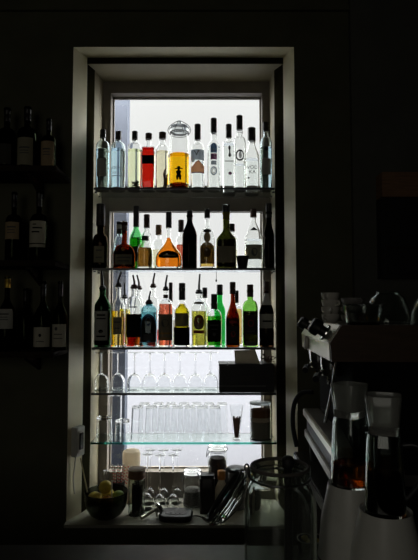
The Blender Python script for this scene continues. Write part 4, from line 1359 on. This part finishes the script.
# ------------------------------------------------------------------ blenders
def blender(label, px, Y, rot, fill, fillmat, jugmat):
    base = Vector((xpx(px, Y, CZ), Y, CZ))
    t = thing('bar_blender', label, 'blender', base, rz=rot)
    hb = .186
    r0, r1 = .073, .048
    prof = [(0, r0 * .95), (.004, r0), (.03, r0 * .985), (hb * .6, r0 * .62 + r1 * .38), (hb - .006, r1 * 1.02), (hb, r1), (hb - .002, r1 - .005), (hb - .012, r1 - .007)]
    obj('motor_base', loft(prof, 48), M['white_plastic'], t)
    obj('seam_band', tube(ring_pts(r0 * .99, .031, 40), .0018, 6, closed=True), M['grey_ceramic'], t)
    obj('switch', boxes((-.012, .012, -.006, .006, -.008, .008), bev=.003), M['black_plastic'], t, loc=(r0 * .90, 0, .075))
    z0 = hb - .010
    h = .151
    e = 3.2
    o = [(z0, .033, .033, e), (z0 + .004, .0375, .0375, e), (z0 + h * .5, .0355, .0355, e), (z0 + h - .012, .0325, .0325, e), (z0 + h, .030, .030, e)]
    i_ = [(z0 + h, .0265, .0265, e), (z0 + h - .012, .029, .029, e), (z0 + h * .5, .032, .032, e), (z0 + .012, .034, .034, e), (z0 + .010, .028, .028, e)]
    jug = obj('jug', loft(o + i_, 48), M[jugmat], t)
    obj('contents', loft([(z0 + .0105, .027, .027, e), (z0 + .0125, .0334, .0334, e), (z0 + h * fill, .0334 - .004 * fill, .0334 - .004 * fill, e)], 48), M[fillmat], t)
    hx = .036
    obj('jug_handle', tube(smooth_path([(hx - .006, 0, z0 + h - .02), (hx + .026, 0, z0 + h - .022), (hx + .030, 0, z0 + h * .5), (hx - .001, 0, z0 + .03)]), .0055, 10), M['black_plastic'], t)
    z1 = z0 + h + .0005
    q = [(z1, .0255, .0255, 5), (z1 + .002, .027, .027, 5), (z1 + .070, .0335, .0335, 5), (z1 + .072, .0325, .0325, 5), (z1 + .072, .031, .031, 5), (z1 + .016, .0245, .0245, 5), (z1 + .014, .018, .018, 5)]
    lid = obj('lid_cup', loft(q, 48), M['cloudy_glass'], t)
    return t


blender('white-based blender with amber contents and a glass cup as its lid', 352, 1.15, .25 - 1.1, .36, 'lq_whisky', 'glass_jar')
blender('white-based blender with dark contents, nearest on the bar, glass cup lid', 387.5, 1.0, .15 - .5, .50, 'lq_dark', 'glass_jar')

# ------------------------------------------------------------------ the big clip-top jar on the bar
Y = 1.07
k = ppm(Y, 1.2)
JX = xpx(280, Y, 1.2)
t = thing('preserving_jar', 'big open clip-top glass jar in the foreground with lid hanging from its rim', 'jar', (JX, Y, CZ))
hj = zpx(468, Y) - CZ
R = 35.8 * k
rr = 28.5 * k
out = [(0, R * .9), (.006, R), (hj - .085, R), (hj - .062, R * .985), (hj - .045, R * .93), (hj - .032, R * .84), (hj - .026, rr), (hj - .012, rr), (hj - .010, rr * 1.06), (hj, rr * 1.06)]
inn = [(hj, rr * .93), (hj - .012, rr * .90), (hj - .027, rr * .90), (hj - .034, R * .84 - .004), (hj - .047, R * .93 - .0045), (hj - .064, R * .985 - .005), (hj - .085, R - .005), (.012, R - .005), (.009, R * .8)]
obj('jar_body', loft(out + inn, 64), M['hazy_glass'], t)
bm = tube(ring_pts(rr * 1.045, hj - .018, 56), .0024, 8, closed=True)
hinge = Vector((-rr * 1.12, .006, hj - .006))
for s_ in (-1, 1):
    tube(smooth_path([(-rr * .9, s_ * rr * .52, hj - .018), (-rr * 1.08, s_ * .018, hj - .014), hinge + Vector((0, s_ * .014, 0))]), .0022, 8, bm)
    q = [hinge + Vector((.004 * math.cos(a) - .001, s_ * .014, .006 * math.sin(a) + .002)) for a in [i * .7 for i in range(9)]]
    tube(q, .002, 8, bm, closed=True)
obj('wire_bail', bm, M['wire'], t)
obj('rim_seal', tube(ring_pts(rr * .99, hj + .0028, 56), .0036, 10, closed=True), M['rubber_seal'], t)
Rl = 30 * k
bm = loft([(0, Rl * .90), (.001, Rl), (.010, Rl), (.013, Rl * .93), (.013, Rl * .80), (.021, Rl * .72), (.024, Rl * .4)], 48)
dirv = Vector((at(211, 515, Y) - at(245, 468, Y)))
dirv.y = .018
dirv.normalize()
nv = Vector((0, 1, 0)).cross(dirv).normalized()
if nv.z > 0:
    nv = -nv
nv = (nv + Vector((0, -.10, 0))).normalized()
yv = nv.cross(dirv).normalized()
dx2 = yv.cross(nv).normalized()
Rm = Matrix((dx2, yv, nv)).transposed().to_4x4()
cl = hinge + dx2 * (Rl + .012) - nv * .004
bm.transform(Matrix.Translation(cl) @ Rm)
lid = obj('lid', bm, M['glass_jar'], t)
bm = tube(ring_pts(Rl * .93, -.0032, 48), .0036, 8, closed=True)
bm.transform(Matrix.Translation(cl) @ Rm)
obj('gasket', bm, M['black_rubber'], lid)
bm = tube(ring_pts(Rl * 1.015, .0065, 48), .0022, 8, closed=True)
tube(smooth_path([(-Rl * 1.0, -.012, .006), (-Rl * .3, -.012, .030), (Rl * .6, -.012, .026), (Rl * 1.04, -.006, .006), (Rl * 1.10, 0, -.012), (Rl * 1.04, .006, .006), (Rl * .6, .012, .026), (-Rl * .3, .012, .030), (-Rl * 1.0, .012, .006)]), .0018, 8, bm)
bm.transform(Matrix.Translation(cl) @ Rm)
obj('lid_wire', bm, M['wire_bright'], lid)
# muddler standing in the jar
zt = zpx(460, Y - .0) - CZ
mt = thing('muddler', 'long black bar muddler standing upright inside the big open jar', 'muddler', (JX + 8.5 * k, Y + .004, CZ + .0095))
obj('shaft', loft([(.03, .0095), (.06, .0088), (zt - .04, .0080), (zt - .028, .009)], 20), M['black_plastic'], mt)
obj('knob', loft([(zt - .0275, .009), (zt - .022, .0125), (zt - .010, .0125), (zt - .004, .009), (zt - .002, .004)], 24), M['black_rubber'], mt)
obj('head', loft([(0, .016), (.003, .019), (.022, .018), (.029, .010)], 24), M['white_plastic'], mt)
# small bowl with yellowish slices
Y = 1.228
k = ppm(Y, CZ)
t = thing('garnish_bowl', 'small dark glass bowl of yellowish slices between the jar and blender', 'bowl', (xpx(312, Y, CZ), Y, CZ))
R = .028
obj('bowl_body', loft([(0, R * .7), (.003, R * .8), (.03, R * .97), (.036, R), (.036, R - .0025), (.03, R * .97 - .003), (.007, R * .74), (.0065, R * .3)], 40), M['glass_bowl'], t)
obj('rim', tube(ring_pts(R - .001, .0365, 36), .0016, 8, closed=True), M['steel_dull'], t)
for i in range(6):
    a = i * 2.1
    bm = loft([(0, .009), (.001, .010), (.004, .010), (.005, .009)], 20)
    bm.transform(Matrix.Translation((.009 * math.cos(a), .009 * math.sin(a), .0095 + .0058 * i)) @ Matrix.Rotation(.35 * math.sin(i * 3), 4, 'X'))
    o = obj('lemon_slice', bm, M['lemon'], loc=t.location + Vector((0, 0, 0)))
    tag(o, 'thin yellow citrus slice heaped in the small bowl between jar and blender', 'slice', 'yellow slices in the small bowl')
# saucer edge
Y = .985
t = thing('saucer', 'pale saucer lying on the bar in front of the blenders', 'saucer', (xpx(335, Y, CZ), Y - .085, CZ))
obj('saucer_body', loft([(0, .035), (.003, .04), (.008, .06), (.014, .070), (.0155, .070), (.010, .058), (.006, .038), (.0055, .01)], 48), M['porcelain'], t)

# ------------------------------------------------------------------ light
w = bpy.data.worlds.new('overcast_sky')
S.world = w
w.use_nodes = True
nt = w.node_tree
nt.nodes.clear()
wo = nt.nodes.new('ShaderNodeOutputWorld')
bg = nt.nodes.new('ShaderNodeBackground')
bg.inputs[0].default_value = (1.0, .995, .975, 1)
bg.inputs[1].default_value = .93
tc = nt.nodes.new('ShaderNodeTexCoord')
sx = nt.nodes.new('ShaderNodeSeparateXYZ')
def math_node(op, v=None, src=None, k=0):
    n = nt.nodes.new('ShaderNodeMath')
    n.operation = op
    if v is not None:
        n.inputs[1 - k].default_value = v
    nt.links.new(src, n.inputs[k])
    return n.outputs[0]


# overcast sky, with brightness added outside the view to light the window linings
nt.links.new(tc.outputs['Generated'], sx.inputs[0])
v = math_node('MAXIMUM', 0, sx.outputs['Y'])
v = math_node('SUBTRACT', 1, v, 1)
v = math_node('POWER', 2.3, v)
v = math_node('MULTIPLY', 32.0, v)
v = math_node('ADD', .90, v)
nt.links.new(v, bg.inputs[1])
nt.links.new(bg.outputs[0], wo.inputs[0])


def area(name, loc, rot, sx, sy, power, col=(1, 1, 1), portal=False):
    l = bpy.data.lights.new(name, 'AREA')
    l.shape = 'RECTANGLE'
    l.size, l.size_y = sx, sy
    l.energy = power
    l.color = col
    if portal:
        l.cycles.is_portal = True
    o = bpy.data.objects.new(name, l)
    COL.objects.link(o)
    o.location = loc
    o.rotation_euler = rot
    return o


area('window_daylight', ((FX0 + FX1) / 2, YO + .02, (FT + FB) / 2), (-PI / 2, 0, 0), FX1 - FX0 + .05, FT - FB + .05, 0, portal=True)
# soft front fill, added on the plain wall behind the camera
area('front_fill_light', (-.9, RY0 + .03, 1.9), (PI / 2, 0, 0), 1.1, 1.3, 4.0, (1, .95, .84))

S.view_settings.view_transform = 'Standard'
S.view_settings.look = 'None'
S.view_settings.exposure = 0
S.view_settings.gamma = 1
S.cycles.max_bounces = 40
S.cycles.transmission_bounces = 36
S.cycles.transparent_max_bounces = 16
S.cycles.glossy_bounces = 8
S.cycles.diffuse_bounces = 5
S.cycles.use_denoising = True
